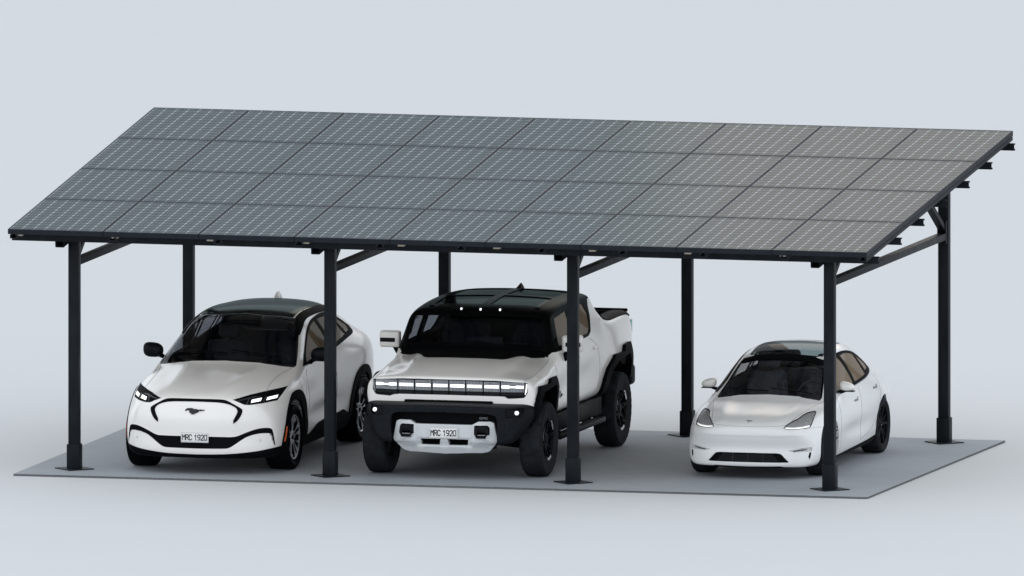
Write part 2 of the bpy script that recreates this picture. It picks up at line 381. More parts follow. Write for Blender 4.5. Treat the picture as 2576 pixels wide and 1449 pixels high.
# ------------------------------------------------------------------ vehicle toolkit
def pip(x, y, poly):
    c = False; n = len(poly); j = n-1
    for i in range(n):
        xi, yi = poly[i]; xj, yj = poly[j]
        if (yi > y) != (yj > y) and x < (xj-xi)*(y-yi)/(yj-yi)+xi: c = not c
        j = i
    return c
def smooth_poly(pts, n=4, closed=True, corners=()):
    """Catmull-Rom through the points; indices in corners stay sharp"""
    out = []; N = len(pts)
    for i in range(N if closed else N-1):
        p1, p2 = Vector(pts[i]), Vector(pts[(i+1) % N])
        p0 = Vector(pts[(i-1) % N]) if (closed or i > 0) else p1
        p3 = Vector(pts[(i+2) % N]) if (closed or i+2 < N) else p2
        t1 = (p2-p0)*0.5; t2 = (p3-p1)*0.5
        if i in corners: t1 = (p2-p1)*0.8
        if (i+1) % N in corners: t2 = (p2-p1)*0.8
        for k in range(n):
            t = k/n; a = 2*t**3-3*t*t+1; b = t**3-2*t*t+t; c = -2*t**3+3*t*t; d = t**3-t*t
            out.append(tuple(p1*a+t1*b+p2*c+t2*d))
    if not closed: out.append(tuple(pts[-1]))
    return out
def mir(poly): return [(-x, z) for x, z in poly][::-1]
def sym(half):
    """half outline (u>=0), first and last near the centre line -> closed symmetric outline"""
    return list(half)+[(-x, z) for x, z in reversed(half) if x > 1e-4]
AXI = {'y': (0, 2), 'x': (1, 2), 'z': (0, 1)}

BODIES = {}
class Sheet:
    def __init__(s, bm):
        s.bm = bm; bm.normal_update(); s.src = bm.copy(); s.bvh = BVHTree.FromBMesh(s.src)
    def hit(s, *a, **k): return Body.hit(s, *a, **k)
class Body:
    """shell grown from longitudinal stations; box topology, subdivided, mirrored"""
    def __init__(s, stations, levels=3, creases=(), deform=None, cols=(0, .36, .70, 1.0), front=None, rear=None, vcrease=None):
        bm = bmesh.new(); cl = bm.edges.layers.float.new('crease_edge')
        nS = len(stations); nT = 4; nR = len(stations[0][2])     # stations: (v, T[4], S[nR])
        grid = []
        for v, T, S in stations:
            pts = [(u, v+(p[0] if (p := rest) else 0), z) for u, z, *rest in T] + [(u, v+(p[0] if (p := rest) else 0), z) for u, z, *rest in S]
            ub, vb, zb = pts[-1]
            for f in (0.70, 0.36, 0.0): pts.append((ub*f, vb, zb-0.0))
            grid.append(pts)
        V = {}
        def vert(j, k, side, p):
            key = (j, k, side if p[0] > 1e-6 else 0)
            if key not in V: V[key] = bm.verts.new((p[0]*(side if p[0] > 1e-6 else 1), p[1], p[2]))
            return V[key]
        for side in (1, -1):
            for j in range(nS):
                for k, p in enumerate(grid[j]): vert(j, k, side, p)
        K = len(grid[0])
        for side in (1, -1):
            for j in range(nS-1):
                for k in range(K-1):
                    q = [vert(j, k, side, grid[j][k]), vert(j, k+1, side, grid[j][k+1]), vert(j+1, k+1, side, grid[j+1][k+1]), vert(j+1, k, side, grid[j+1][k])]
                    if len(set(q)) == 4: bm.faces.new(q)
            for j, cap in ((0, front), (nS-1, rear)):
                rows = []
                for r in range(nR+1):                      # row 0 = T row
                    if r == 0: row = [vert(j, c, side, grid[j][c]) for c in range(4)]
                    elif r == nR: row = [vert(j, K-1-c, side, grid[j][K-1-c]) for c in range(3)]+[vert(j, 3+nR, side, grid[j][3+nR])]
                    else:
                        cu, cv, cz = grid[j][3+r]; row = []
                        for c in range(3):
                            key = (j, 100+r*10+c, side if c else 0)
                            if key not in V:
                                dv, dz = cap(r, c) if cap else (0, 0)
                                V[key] = bm.verts.new((cu*cols[c]*side, cv+dv, cz+dz))
                            row.append(V[key])
                        row.append(vert(j, 3+r, side, grid[j][3+r]))
                    rows.append(row)
                for a, b in zip(rows, rows[1:]):
                    for c in range(3):
                        q = [a[c], a[c+1], b[c+1], b[c]]
                        if len(set(q)) == 4: bm.faces.new(q)
        # creases: (rail index k, j0, j1, value) along the car; ('s', j, k0, k1, value) across
        for cr_ in creases:
            for side in (1, -1):
                if cr_[0] == 's':
                    _, j, k0, k1, val = cr_
                    prs = [((j, k), (j, k+1)) for k in range(k0, k1)]
                else:
                    k, j0, j1, val = cr_; prs = [((j, k), (j+1, k)) for j in range(j0, j1)]
                for (ja, ka), (jb, kb) in prs:
                    e = bm.edges.get((vert(ja, ka, side, grid[ja][ka]), vert(jb, kb, side, grid[jb][kb])))
                    if e: e[cl] = val
        bmesh.ops.recalc_face_normals(bm, faces=bm.faces)
        me = bpy.data.meshes.new('cage'); bm.to_mesh(me); bm.free()
        o = bpy.data.objects.new('cage', me); scene.collection.objects.link(o)
        md = o.modifiers.new('s', 'SUBSURF'); md.levels = levels; md.render_levels = levels; md.use_limit_surface = True
        dg = bpy.context.evaluated_depsgraph_get(); ev = o.evaluated_get(dg)
        me2 = bpy.data.meshes.new_from_object(ev)
        s.bm = bmesh.new(); s.bm.from_mesh(me2)
        bpy.data.objects.remove(o); bpy.data.meshes.remove(me); bpy.data.meshes.remove(me2)
        if deform:
            for v in s.bm.verts: v.co = Vector(deform(v.co.x, v.co.y, v.co.z))
        s.bm.normal_update()
        s.src = s.bm.copy()
        s.bvh = BVHTree.FromBMesh(s.src)
    def hit(s, axis, a, b, side=1):
        """first surface point seen along the axis; returns (point, normal)"""
        if axis == 'y': o_, d = Vector((a, -3, b)), Vector((0, 1, 0))
        elif axis == 'x': o_, d = Vector((3*side, a, b)), Vector((-side, 0, 0))
        else: o_, d = Vector((a, b, 4)), Vector((0, 0, -1))
        if side == -1 and axis == 'y': o_, d = Vector((a, 9, b)), Vector((0, -1, 0))
        p, n, i, dist = s.bvh.ray_cast(o_, d)
        if p is None:
            p, n, i, dist = s.bvh.find_nearest(o_+d*3)
        return p, n
def cut_faces(bm, poly, axis, filt):
    ia, ib = AXI[axis]; n = len(poly); e = 1e-5
    xs = [p[0] for p in poly]; ys = [p[1] for p in poly]
    bx0, bx1, by0, by1 = min(xs), max(xs), min(ys), max(ys)
    def fb(f):
        a = [v.co[ia] for v in f.verts]; b = [v.co[ib] for v in f.verts]
        return (min(a), max(a), min(b), max(b))
    cand = {}
    for f in bm.faces:
        q = fb(f)
        if q[1] > bx0-e and q[0] < bx1+e and q[3] > by0-e and q[2] < by1+e and filt(f): cand[f] = q
    for i in range(n):
        p, q = poly[i], poly[(i+1) % n]
        d = Vector((q[0]-p[0], q[1]-p[1]))
        if d.length < 1e-6: continue
        x0, x1 = sorted((p[0], q[0])); y0, y1 = sorted((p[1], q[1]))
        fs = [f for f, c in cand.items() if c[1] > x0-e and c[0] < x1+e and c[3] > y0-e and c[2] < y1+e]
        if not fs: continue
        no = Vector((0, 0, 0)); no[ia] = -d.y; no[ib] = d.x; no.normalize()
        co = Vector((0, 0, 0)); co[ia] = p[0]; co[ib] = p[1]
        for f in fs: del cand[f]
        geo = list({v for f in fs for v in f.verts})+list({ed for f in fs for ed in f.edges})+fs
        r = bmesh.ops.bisect_plane(bm, geom=geo, dist=1e-6, plane_co=co, plane_no=no)
        for g in r['geom']:
            if isinstance(g, bmesh.types.BMFace) and g.is_valid: cand[g] = fb(g)
        for f in fs:
            if f.is_valid: cand[f] = fb(f)
    res = []
    for f in cand:
        if not f.is_valid: continue
        c = f.calc_center_median()
        if pip(c[ia], c[ib], poly): res.append(f)
    return res
def extract(bm, faces):
    """copy of the given faces as a new bmesh"""
    nb = bmesh.new(); mp = {}
    for f in faces:
        for v in f.verts:
            if v not in mp:
                nv = nb.verts.new(v.co); nv.normal = v.normal; mp[v] = nv
    for f in faces: nb.faces.new([mp[v] for v in f.verts])
    return nb
def region(src, box_):
    """copy only the faces of src whose centre lies in the box"""
    x0, x1, y0, y1, z0, z1 = box_
    return extract(src, [f for f in src.faces if (lambda c: x0 <= c.x <= x1 and y0 <= c.y <= y1 and z0 <= c.z <= z1)(f.calc_center_median())])
def filt_for(axis, lim=None, side=1, thr=0.05):
    def f(fc):
        n = fc.normal; c = fc.calc_center_median()
        if lim and not (lim[0] <= c.x <= lim[1] and lim[2] <= c.y <= lim[3] and lim[4] <= c.z <= lim[5]): return False
        if axis == 'y': return n.y < -thr if side == 1 else n.y > thr
        if axis == 'x': return n.x*side > thr
        return n.z > thr
    return f
BIG = (-9, 9, -9, 9, -9, 9)
def shell(nb, off, thick):
    """push an open sheet out by off along its normals and give it thickness (inwards)"""
    bmesh.ops.recalc_face_normals(nb, faces=nb.faces)
    nb.normal_update()
    return nb
def decal(body, poly, axis, name, m, parent, off=0.004, thick=0.010, lim=BIG, side=1, thr=0.05, sharp=35, push=None, holes=()):
    """a raised or sunk piece that follows the body surface: sheet + thickness"""
    f = filt_for(axis, lim, side, thr)
    src = body.src
    ia, ib = AXI[axis]; xs = [p[0] for p in poly]; ys = [p[1] for p in poly]; e = 0.12
    keep = []
    for fc in src.faces:
        if not f(fc): continue
        c = fc.calc_center_median()
        if min(xs)-e <= c[ia] <= max(xs)+e and min(ys)-e <= c[ib] <= max(ys)+e: keep.append(fc)
    nb = extract(src, keep); nb.normal_update()
    fs = cut_faces(nb, poly, axis, lambda q: True)
    if not fs: print('EMPTY decal', name); nb.free(); return None
    nv = extract(nb, fs); nb.free(); nv.normal_update()
    for hp in holes:
        hf = cut_faces(nv, hp, axis, lambda q: True)
        bmesh.ops.delete(nv, geom=hf, context='FACES')
    nrm = {v: body.bvh.find_nearest(v.co)[1] for v in nv.verts}
    base = list(nv.verts); bf = list(nv.faces)
    outm = {}
    for v in base:
        o_ = off(v.co) if callable(off) else off
        n = nrm[v]; outm[v] = nv.verts.new(v.co+n*(o_-thick)+(Vector(push) if push else Vector()))
    bedge = [ed for ed in nv.edges if len(ed.link_faces) == 1]
    for fc in bf: nv.faces.new([outm[v] for v in reversed(fc.verts)])
    for ed in bedge:
        a, b = ed.verts; nv.faces.new((a, b, outm[b], outm[a]))
    for v in base:
        o_ = off(v.co) if callable(off) else off
        v.co = v.co+nrm[v]*o_+(Vector(push) if push else Vector())
    return mk(name, nv, m, parent, sharp=sharp)
def cut(body, poly, axis, name, m, parent, depth=0.02, lim=BIG, side=1, thr=0.05, sharp=35, rim=True, keep=True, dirv=None, thick=0.004, rim_out=None):
    """cut a piece out of the body, sink it by depth and close the step with a rim"""
    f = filt_for(axis, lim, side, thr); bm = body.bm
    fs = cut_faces(bm, poly, axis, f)
    if not fs: print('EMPTY cut', name); return None
    if dirv is None:
        dirv = {'y': Vector((0, side, 0)), 'x': Vector((-side, 0, 0)), 'z': Vector((0, 0, -1))}[axis]
    dirv = Vector(dirv)
    nv = extract(bm, fs) if keep else None
    fset = set(fs); bed = []
    for fc in fs:
        for ed in fc.edges:
            if sum(1 for q in ed.link_faces if q in fset) == 1: bed.append(ed)
    bed = list(set(bed))
    loops = [(ed.verts[0], ed.verts[1]) for ed in bed]
    bmesh.ops.delete(bm, geom=fs, context='FACES_ONLY')
    if rim:
        mp = {}
        for a, b in loops:
            for v in (a, b):
                if v not in mp: mp[v] = bm.verts.new(v.co+dirv*(depth+0.003))
        for a, b in loops:
            if a.is_valid and b.is_valid: bm.faces.new((a, b, mp[b], mp[a]))
    bmesh.ops.delete(bm, geom=[ed for ed in bm.edges if not ed.link_faces], context='EDGES')
    bmesh.ops.delete(bm, geom=[v for v in bm.verts if not v.link_faces], context='VERTS')
    bm.normal_update()
    if not keep: return None
    for v in nv.verts: v.co = v.co+dirv*depth
    nv.normal_update()
    if thick:
        base = list(nv.verts); bf = list(nv.faces); om = {v: nv.verts.new(v.co+dirv*thick) for v in base}
        be = [ed for ed in nv.edges if len(ed.link_faces) == 1]
        for fc in bf: nv.faces.new([om[v] for v in reversed(fc.verts)])
        for ed in be: a, b = ed.verts; nv.faces.new((a, b, om[b], om[a]))
    return mk(name, nv, m, parent, sharp=sharp)
def seam(body, pts, axis, parent, side=1, r=0.0022, name='panel_gap', m=None, steps=10, off=0.0):
    """fine dark line following the surface"""
    P = []
    for (a, b), (c, d) in zip(pts, pts[1:]):
        for k in range(steps):
            t = k/steps; P.append((a+(c-a)*t, b+(d-b)*t))
    P.append(pts[-1]); Q = []
    for a, b in P:
        p, n = body.hit(axis, a, b, side); Q.append(p+n*off)
    bm = bmesh.new(); tube(bm, Q, r, n=6)
    return mk(name, bm, m or M['gap'], parent)
def on_surface(body, polys, axis, origin, name, m, parent, side=1, thick=0.004, off=0.002, scale=1.0):
    """flat small marks (letters, emblems): outline polygons laid on the surface"""
    p0, n0 = body.hit(axis, *origin, side)
    if axis == 'y': ex = Vector((1, 0, 0)); 
    elif axis == 'x': ex = Vector((0, side, 0))
    else: ex = Vector((1, 0, 0))
    ey = n0.cross(ex).normalized() if axis != 'x' else n0.cross(ex).normalized()
    if ey.z < 0: ey = -ey
    ex = (ex-n0*ex.dot(n0)).normalized()
    bm = bmesh.new()
    for poly in polys:
        f0 = [bm.verts.new(p0+ex*(a*scale)+ey*(b*scale)+n0*(off+thick)) for a, b in poly]
        f1 = [bm.verts.new(p0+ex*(a*scale)+ey*(b*scale)+n0*(off-0.004)) for a, b in poly]
        k = len(poly)
        bm.faces.new(f0); bm.faces.new(f1[::-1])
        for i in range(k): bm.faces.new((f0[i], f1[i], f1[(i+1) % k], f0[(i+1) % k]))
    return mk(name, bm, m, parent, smooth=False)
# blocky stencil letters on a 4 x 6 grid, strokes as polylines
GL = {'M': [[(0, 0), (0, 6), (2, 3.2), (4, 6), (4, 0)]], 'R': [[(0, 0), (0, 6), (3.2, 6), (4, 5.2), (4, 3.8), (3.2, 3), (0, 3)], [(2, 3), (4, 0)]],
      'C': [[(4, 1.2), (3, 0), (1, 0), (0, 1), (0, 5), (1, 6), (3, 6), (4, 4.8)]], '1': [[(0.6, 4.6), (2.3, 6), (2.3, 0)]],
      '9': [[(0.6, 0), (3.2, 0.4), (4, 2), (4, 5), (3, 6), (1, 6), (0, 5), (0, 3.6), (1, 2.7), (4, 2.7)]],
      '2': [[(0, 5), (1, 6), (3, 6), (4, 5), (4, 3.8), (0, 0), (4, 0)]], '0': [[(0, 1), (0, 5), (1, 6), (4, 6), (4, 1), (3, 0), (1, 0), (0, 1)]],
      'G': [[(4, 6), (1, 6), (0, 5), (0, 1), (1, 0), (4, 0), (4, 2.8), (2, 2.8)]], 'H': [[(0, 0), (0, 6)], [(4, 0), (4, 6)], [(0, 3), (4, 3)]],
      'E': [[(4, 6), (0, 6), (0, 0), (4, 0)], [(0, 3), (3.4, 3)]], 'V': [[(0, 6), (2, 0), (4, 6)]]}
def stroke_polys(lines, wd):
    out = []
    for ln in lines:
        for p, q in zip(ln, ln[1:]):
            p, q = Vector(p), Vector(q); d = (q-p).normalized(); n = Vector((-d.y, d.x))*wd/2; e = d*wd*0.42
            out.append([tuple(p-e-n), tuple(q+e-n), tuple(q+e+n), tuple(p-e+n)])
    return out
def text_polys(s_, h, wd=0.9, adv=5.7, sx=1.0):
    out = []; x = 0; k = h/6
    for ch in s_:
        if ch == ' ': x += 2.2; continue
        for poly in stroke_polys(GL[ch], wd): out.append([((a*sx+x)*k, (b-3)*k) for a, b in poly])
        x += adv*sx
    wdt = (x-adv*sx+4*sx)*k
    return [[(a-wdt/2, b) for a, b in p] for p in out]
def licence_plate(parent, u, v, z, wd=0.33, ht=0.118, tilt=0.0):
    bm = bmesh.new(); mt = Matrix.Translation((u, v, z)) @ Matrix.Rotation(tilt, 4, 'X')
    box(bm, -wd/2, wd/2, -0.004, 0.004, -ht/2, ht/2, bev=0.003, mtx=mt)
    p = mk('licence_plate', bm, M['plate'], parent)
    bm = bmesh.new(); a, b, t = wd/2-.006, ht/2-.006, 0.0018
    for x0, x1, z0, z1 in ((-a, a, b-t, b), (-a, a, -b, -b+t), (-a, -a+t, -b+t, b-t), (a-t, a, -b+t, b-t)): box(bm, x0, x1, -.0052, -.0042, z0, z1, mtx=mt)
    mk('plate_border', bm, M['ink'], p, smooth=False)
    allp = text_polys('MRC 1920', ht*0.50, wd=1.15, adv=5.35, sx=0.74)
    nm_ = sum(len(ln)-1 for ch in 'MRC' for ln in GL[ch])
    for nm, sub in (('plate_letters', allp[:nm_]), ('plate_digits', allp[nm_:])):
        bm = bmesh.new()
        for i, poly in enumerate(sub):
            d = -0.0056-i*0.00003
            A = [bm.verts.new(mt @ Vector((x, d, y))) for x, y in poly]; B = [bm.verts.new(mt @ Vector((x, -0.0040, y))) for x, y in poly]
            bm.faces.new(A); k = len(A)
            for q in range(k): bm.faces.new((A[q], B[q], B[(q+1) % k], A[(q+1) % k]))
        mk(nm, bm, M['ink'], p, smooth=False)
    return p
def mk_body(name, body, m, parent, sharp=38):
    """body panel mesh that keeps the shading of the uncut surface along every cut edge"""
    from mathutils.interpolate import poly_3d_calc
    bm = body.bm; src = body.src; bm.normal_update(); src.faces.ensure_lookup_table()
    vn = {}
    for v in bm.verts:
        p, n, i, d = body.bvh.find_nearest(v.co)
        if p is None or d > 0.002: vn[v] = None; continue
        f = src.faces[i]; wts = poly_3d_calc([q.co for q in f.verts], p)
        nn = Vector((0, 0, 0))
        for q, w_ in zip(f.verts, wts): nn += q.normal*w_
        vn[v] = nn.normalized() if nn.length > 1e-6 else None
    loops = []
    for f in bm.faces:
        ok = all(vn[v] is not None and vn[v].dot(f.normal) > 0.80 for v in f.verts)
        for l in f.loops: loops.append(tuple(vn[l.vert] if ok else f.normal))
    o = mk(name, bm, m, parent, sharp=180, inv=False)
    o.data.normals_split_custom_set(loops)
    return o
def strip(bm, P, Q, off=Vector((0, 0, 0))):
    """ribbon between two point rows"""
    a = [bm.verts.new(Vector(p)+off) for p in P]; b = [bm.verts.new(Vector(q)+off) for q in Q]
    for i in range(len(a)-1): bm.faces.new((a[i], a[i+1], b[i+1], b[i]))
def wheel(parent, x, y, r, wd, style, side, steer=0.0):
    """side=+1: outer face towards +x"""
    e = empty('wheel', (x, y, r), parent=parent); e.rotation_euler = (0, 0, steer)
    if side < 0: e.rotation_euler = (0, 0, math.pi+steer)
    ri = {'suv': 0.70, 'truck': 0.575, 'sport': 0.735}[style]*r
    h = wd/2
    bm = bmesh.new()
    if style == 'truck':
        pr = [(-h*0.8, ri), (-h*0.97, r*0.80), (-h*0.96, r*0.93), (-h*0.80, r*0.985), (-h*.5, r), (0, r), (h*.5, r), (h*0.80, r*0.985), (h*0.96, r*0.93), (h*0.97, r*0.80), (h*0.82, ri), (h*0.6, ri-.012), (-h*.6, ri-.012), (-h*.8, ri)]
    else:
        pr = [(-h*0.8, ri), (-h, r*0.86), (-h*0.97, r*0.93), (-h*0.84, r*0.985), (-h*.5, r), (0, r), (h*.5, r), (h*0.84, r*0.985), (h*0.97, r*0.93), (h, r*0.86), (h*0.85, ri), (h*0.6, ri-.012), (-h*.6, ri-.012), (-h*.8, ri)]
    N = 96; lathe(bm, pr, n=N)
    if style != 'suv':       # shallow tread cuts on the outer rings
        vs_ = list(bm.verts)
        for v in vs_:
            rr = math.hypot(v.co.y, v.co.z)
            if rr > r*0.90:
                a = math.atan2(v.co.z, v.co.y); k = int(round(a/(2*math.pi)*N))
                if (k+int(abs(v.co.x)*40)) % 3 == 0:
                    s_ = 1-(0.020 if style == 'truck' else 0.014); v.co.y *= s_; v.co.z *= s_
    bmesh.ops.remove_doubles(bm, verts=bm.verts, dist=1e-5)
    mk('tyre', bm, M['black'] if style == 'suv' else M['rubber'], e, sharp=28)
    # barrel and back disc
    bm = bmesh.new(); lathe(bm, [(h*0.80, ri*1.0), (h*0.74, ri*0.955), (-h*.55, ri*0.93), (-h*.6, ri*0.2), (-h*.6, 0.0)], n=64)
    mk('barrel', bm, M['void'] if style == 'suv' else M['satin'], e)
    bm = bmesh.new(); lathe(bm, [(-h*.1, 0), (-h*.1, ri*0.66), (-h*.25, ri*0.66), (-h*.25, 0)], n=48)
    mk('brake_disc', bm, M['satin'], e)
    rm = empty('rim', (0, 0, 0), parent=e)
    def spoke_poly(bm, poly, x0, x1, ang):
        ca, sa = math.cos(ang), math.sin(ang)
        f = lambda a, b, dx=0: Vector((x0+(x1-x0)*min(1, math.hypot(a, b)/ri)+dx, a*ca-b*sa, a*sa+b*ca))
        A = [bm.verts.new(f(a, b)) for a, b in poly]; B = [bm.verts.new(f(a, b, -0.022)) for a, b in poly]
        bm.faces.new(A); bm.faces.new(B[::-1]); k = len(A)
        for q in range(k): bm.faces.new((A[q], B[q], B[(q+1) % k], A[(q+1) % k]))
    if style == 'suv':
        bm = bmesh.new(); bd = bmesh.new()
        lathe(bm, [(h*.80, ri*.985), (h*.86, ri*.97), (h*.82, ri*.935), (h*.74, ri*.955), (h*.80, ri*.985)], n=72)
        for k in range(5):
            a = k*2*math.pi/5+0.31
            for sg in (1, -1):     # paired blades, narrow at the hub, wedge-shaped at the rim
                spoke_poly(bm, [(ri*.16, sg*ri*.030), (ri*.55, sg*ri*.095), (ri*.955, sg*ri*.10), (ri*.94, sg*ri*.27), (ri*.58, sg*ri*.120), (ri*.16, sg*ri*.050)], h*.66, h*.80, a)
            spoke_poly(bd, [(ri*.15, -ri*.10), (ri*.6, -ri*.16), (ri*.95, -ri*.36), (ri*.95, ri*.36), (ri*.6, ri*.16), (ri*.15, ri*.10)], h*.60, h*.74, a)
            spoke_poly(bm, [(ri*.76, -ri*.004), (ri*.945, -ri*.05), (ri*.945, ri*.05), (ri*.76, ri*.004)], h*.60, h*.76, a+math.pi/5)
        lathe(bd, [(h*.72, 0), (h*.72, ri*.17), (h*.55, ri*.19), (h*.5, 0)], n=24)
        mk('spokes', bm, M['silver'], rm); mk('spoke_backs', bd, M['black'], rm)
        bm = bmesh.new()
        for k in range(5):
            a = k*2*math.pi/5
            bmesh.ops.create_cone(bm, cap_ends=True, segments=6, radius1=.012, radius2=.011, depth=.02, matrix=Matrix.Translation((h*.73, .055*math.cos(a), .055*math.sin(a))) @ Matrix.Rotation(R(90), 4, 'Y'))
        lathe(bm, [(h*.70, 0), (h*.70, .075), (h*.66, .08)], n=24); mk('hub', bm, M['silver'], rm)
        bm = bmesh.new(); lathe(bm, [(h*.78, 0), (h*.78, ri*.07), (h*.70, ri*.075)], n=24); mk('centre_cap', bm, M['satin'], rm)
    elif style == 'truck':
        bm = bmesh.new(); sl = bmesh.new()
        lathe(bm, [(h*.78, ri*.99), (h*.84, ri*.97), (h*.80, ri*.90), (h*.66, ri*.88), (h*.6, ri*.95)], n=72)
        for k in range(6):
            a = k*2*math.pi/6+0.2
            spoke_poly(bm, [(ri*.20, -ri*.15), (ri*.45, -ri*.10), (ri*.70, -ri*.13), (ri*.90, -ri*.26), (ri*.92, ri*.26), (ri*.70, ri*.13), (ri*.45, ri*.10), (ri*.20, ri*.15)], h*.56, h*.86, a)
            for sg in (-1, 1):
                bmesh.ops.create_cone(bm, cap_ends=True, segments=8, radius1=.011, radius2=.011, depth=.02, matrix=Matrix.Translation((h*.86, ri*.8*math.cos(a+sg*.16), ri*.8*math.sin(a+sg*.16))) @ Matrix.Rotation(R(90), 4, 'Y'))
            spoke_poly(bm, [(ri*.5, -ri*.03), (ri*.7, -ri*.04), (ri*.7, ri*.04), (ri*.5, ri*.03)], h*.7, h*.9, a)
        lathe(bm, [(h*.74, 0), (h*.74, ri*.17), (h*.62, ri*.26), (h*.5, ri*.28), (h*.4, 0)], n=24)
        for k in range(6):
            a0 = k*2*math.pi/6+0.2+math.pi/6; L = []; Q = []
            if k % 2 == 0:
                for t in range(7):
                    an = a0+(t/6-.5)*0.62; L.append((h*.865, ri*.985*math.cos(an), ri*.985*math.sin(an))); Q.append((h*.83, ri*.87*math.cos(an), ri*.87*math.sin(an)))
                strip(sl, L, Q); mk('rim_insert', sl, M['silver'], rm); sl = bmesh.new()
        mk('spokes', bm, M['satin'], rm)
    else:
        bm = bmesh.new()
        lathe(bm, [(h*.82, ri*.99), (h*.88, ri*.975), (h*.84, ri*.93), (h*.7, ri*.92)], n=72)
        for k in range(5):
            a = k*2*math.pi/5+0.1
            spoke_poly(bm, [(ri*.12, -ri*.10), (ri*.5, -ri*.06), (ri*.95, -ri*.16), (ri*.96, -ri*.02), (ri*.5, ri*.04), (ri*.14, ri*.10)], h*.60, h*.84, a)
            spoke_poly(bm, [(ri*.12, -ri*.06), (ri*.5, ri*.02), (ri*.95, ri*.06), (ri*.94, ri*.13), (ri*.5, ri*.09), (ri*.12, ri*.08)], h*.56, h*.78, a+.32)
        lathe(bm, [(h*.70, 0), (h*.70, ri*.13), (h*.5, ri*.16), (h*.4, 0)], n=24)
        mk('spokes', bm, M['satin'], rm)
        bm = bmesh.new(); lathe(bm, [(h*.735, 0), (h*.735, ri*.035), (h*.70, ri*.04)], n=16); mk('centre_cap', bm, M['greymetal'], rm)
    return e
def flat_poly(bm, pts3):
    bm.faces.new([bm.verts.new(p) for p in pts3])
seat_mat = [M['cabin']]
def seat(parent, x, y, z, wd=0.5, h=0.62, bench=False):
    bm = bmesh.new()
    box(bm, x-wd/2, x+wd/2, y-.28, y+.24, z-.10, z+.06, bev=0.05, seg=3)
    mt = Matrix.Translation((x, y+.24, z)) @ Matrix.Rotation(R(-14), 4, 'X')
    box(bm, -wd/2, wd/2, -.06, .08, -.02, h, bev=0.05, mtx=mt, seg=3)
    box(bm, -wd/2-.02, -wd/2+.08, -.10, .06, .05, h*.8, bev=0.035, mtx=mt, seg=3)
    box(bm, wd/2-.08, wd/2+.02, -.10, .06, .05, h*.8, bev=0.035, mtx=mt, seg=3)
    for hx in ((-wd*.3, wd*.3) if bench else (0,)):
        box(bm, hx-.13, hx+.13, -.05, .06, h+.03, h+.21, bev=0.04, mtx=mt, seg=3)
    return mk('seat', bm, seat_mat[0], parent, sharp=50)
def steering(parent, x, y, z, r=0.18):
    bm = bmesh.new(); pts = []
    for k in range(25):
        a = 2*math.pi*k/24; pts.append(Vector((x+r*math.cos(a), y+r*math.sin(a)*0.42, z+r*math.sin(a)*0.9)))
    tube(bm, pts, 0.014, n=8)
    box(bm, x-.07, x+.07, y-.02, y+.03, z-.06, z+.05, bev=0.02)
    for a in (0, math.pi, -math.pi/2): tube(bm, [(x, y, z), (x+r*math.cos(a), y+r*math.sin(a)*.42, z+r*math.sin(a)*.9)], 0.013)
    return mk('steering_wheel', bm, M['cabin'], parent)
def liner(body, parent, zmax, v0, v1, inset=0.03, zmin=0.0, name='cabin_lining', m=None, drop=None):
    """dark inner skin so that one looks into a lined cabin and not into painted sheet"""
    fs = [f for f in body.bm.faces if v0 < f.calc_center_median().y < v1 and zmin < f.calc_center_median().z < zmax]
    nb = extract(body.bm, fs); nb.normal_update()
    nrm = {v: body.bvh.find_nearest(v.co)[1] for v in nb.verts}
    for v in nb.verts: v.co = v.co-nrm[v]*inset
    return mk(name, nb, m or M['cabin'], parent, inv=False)

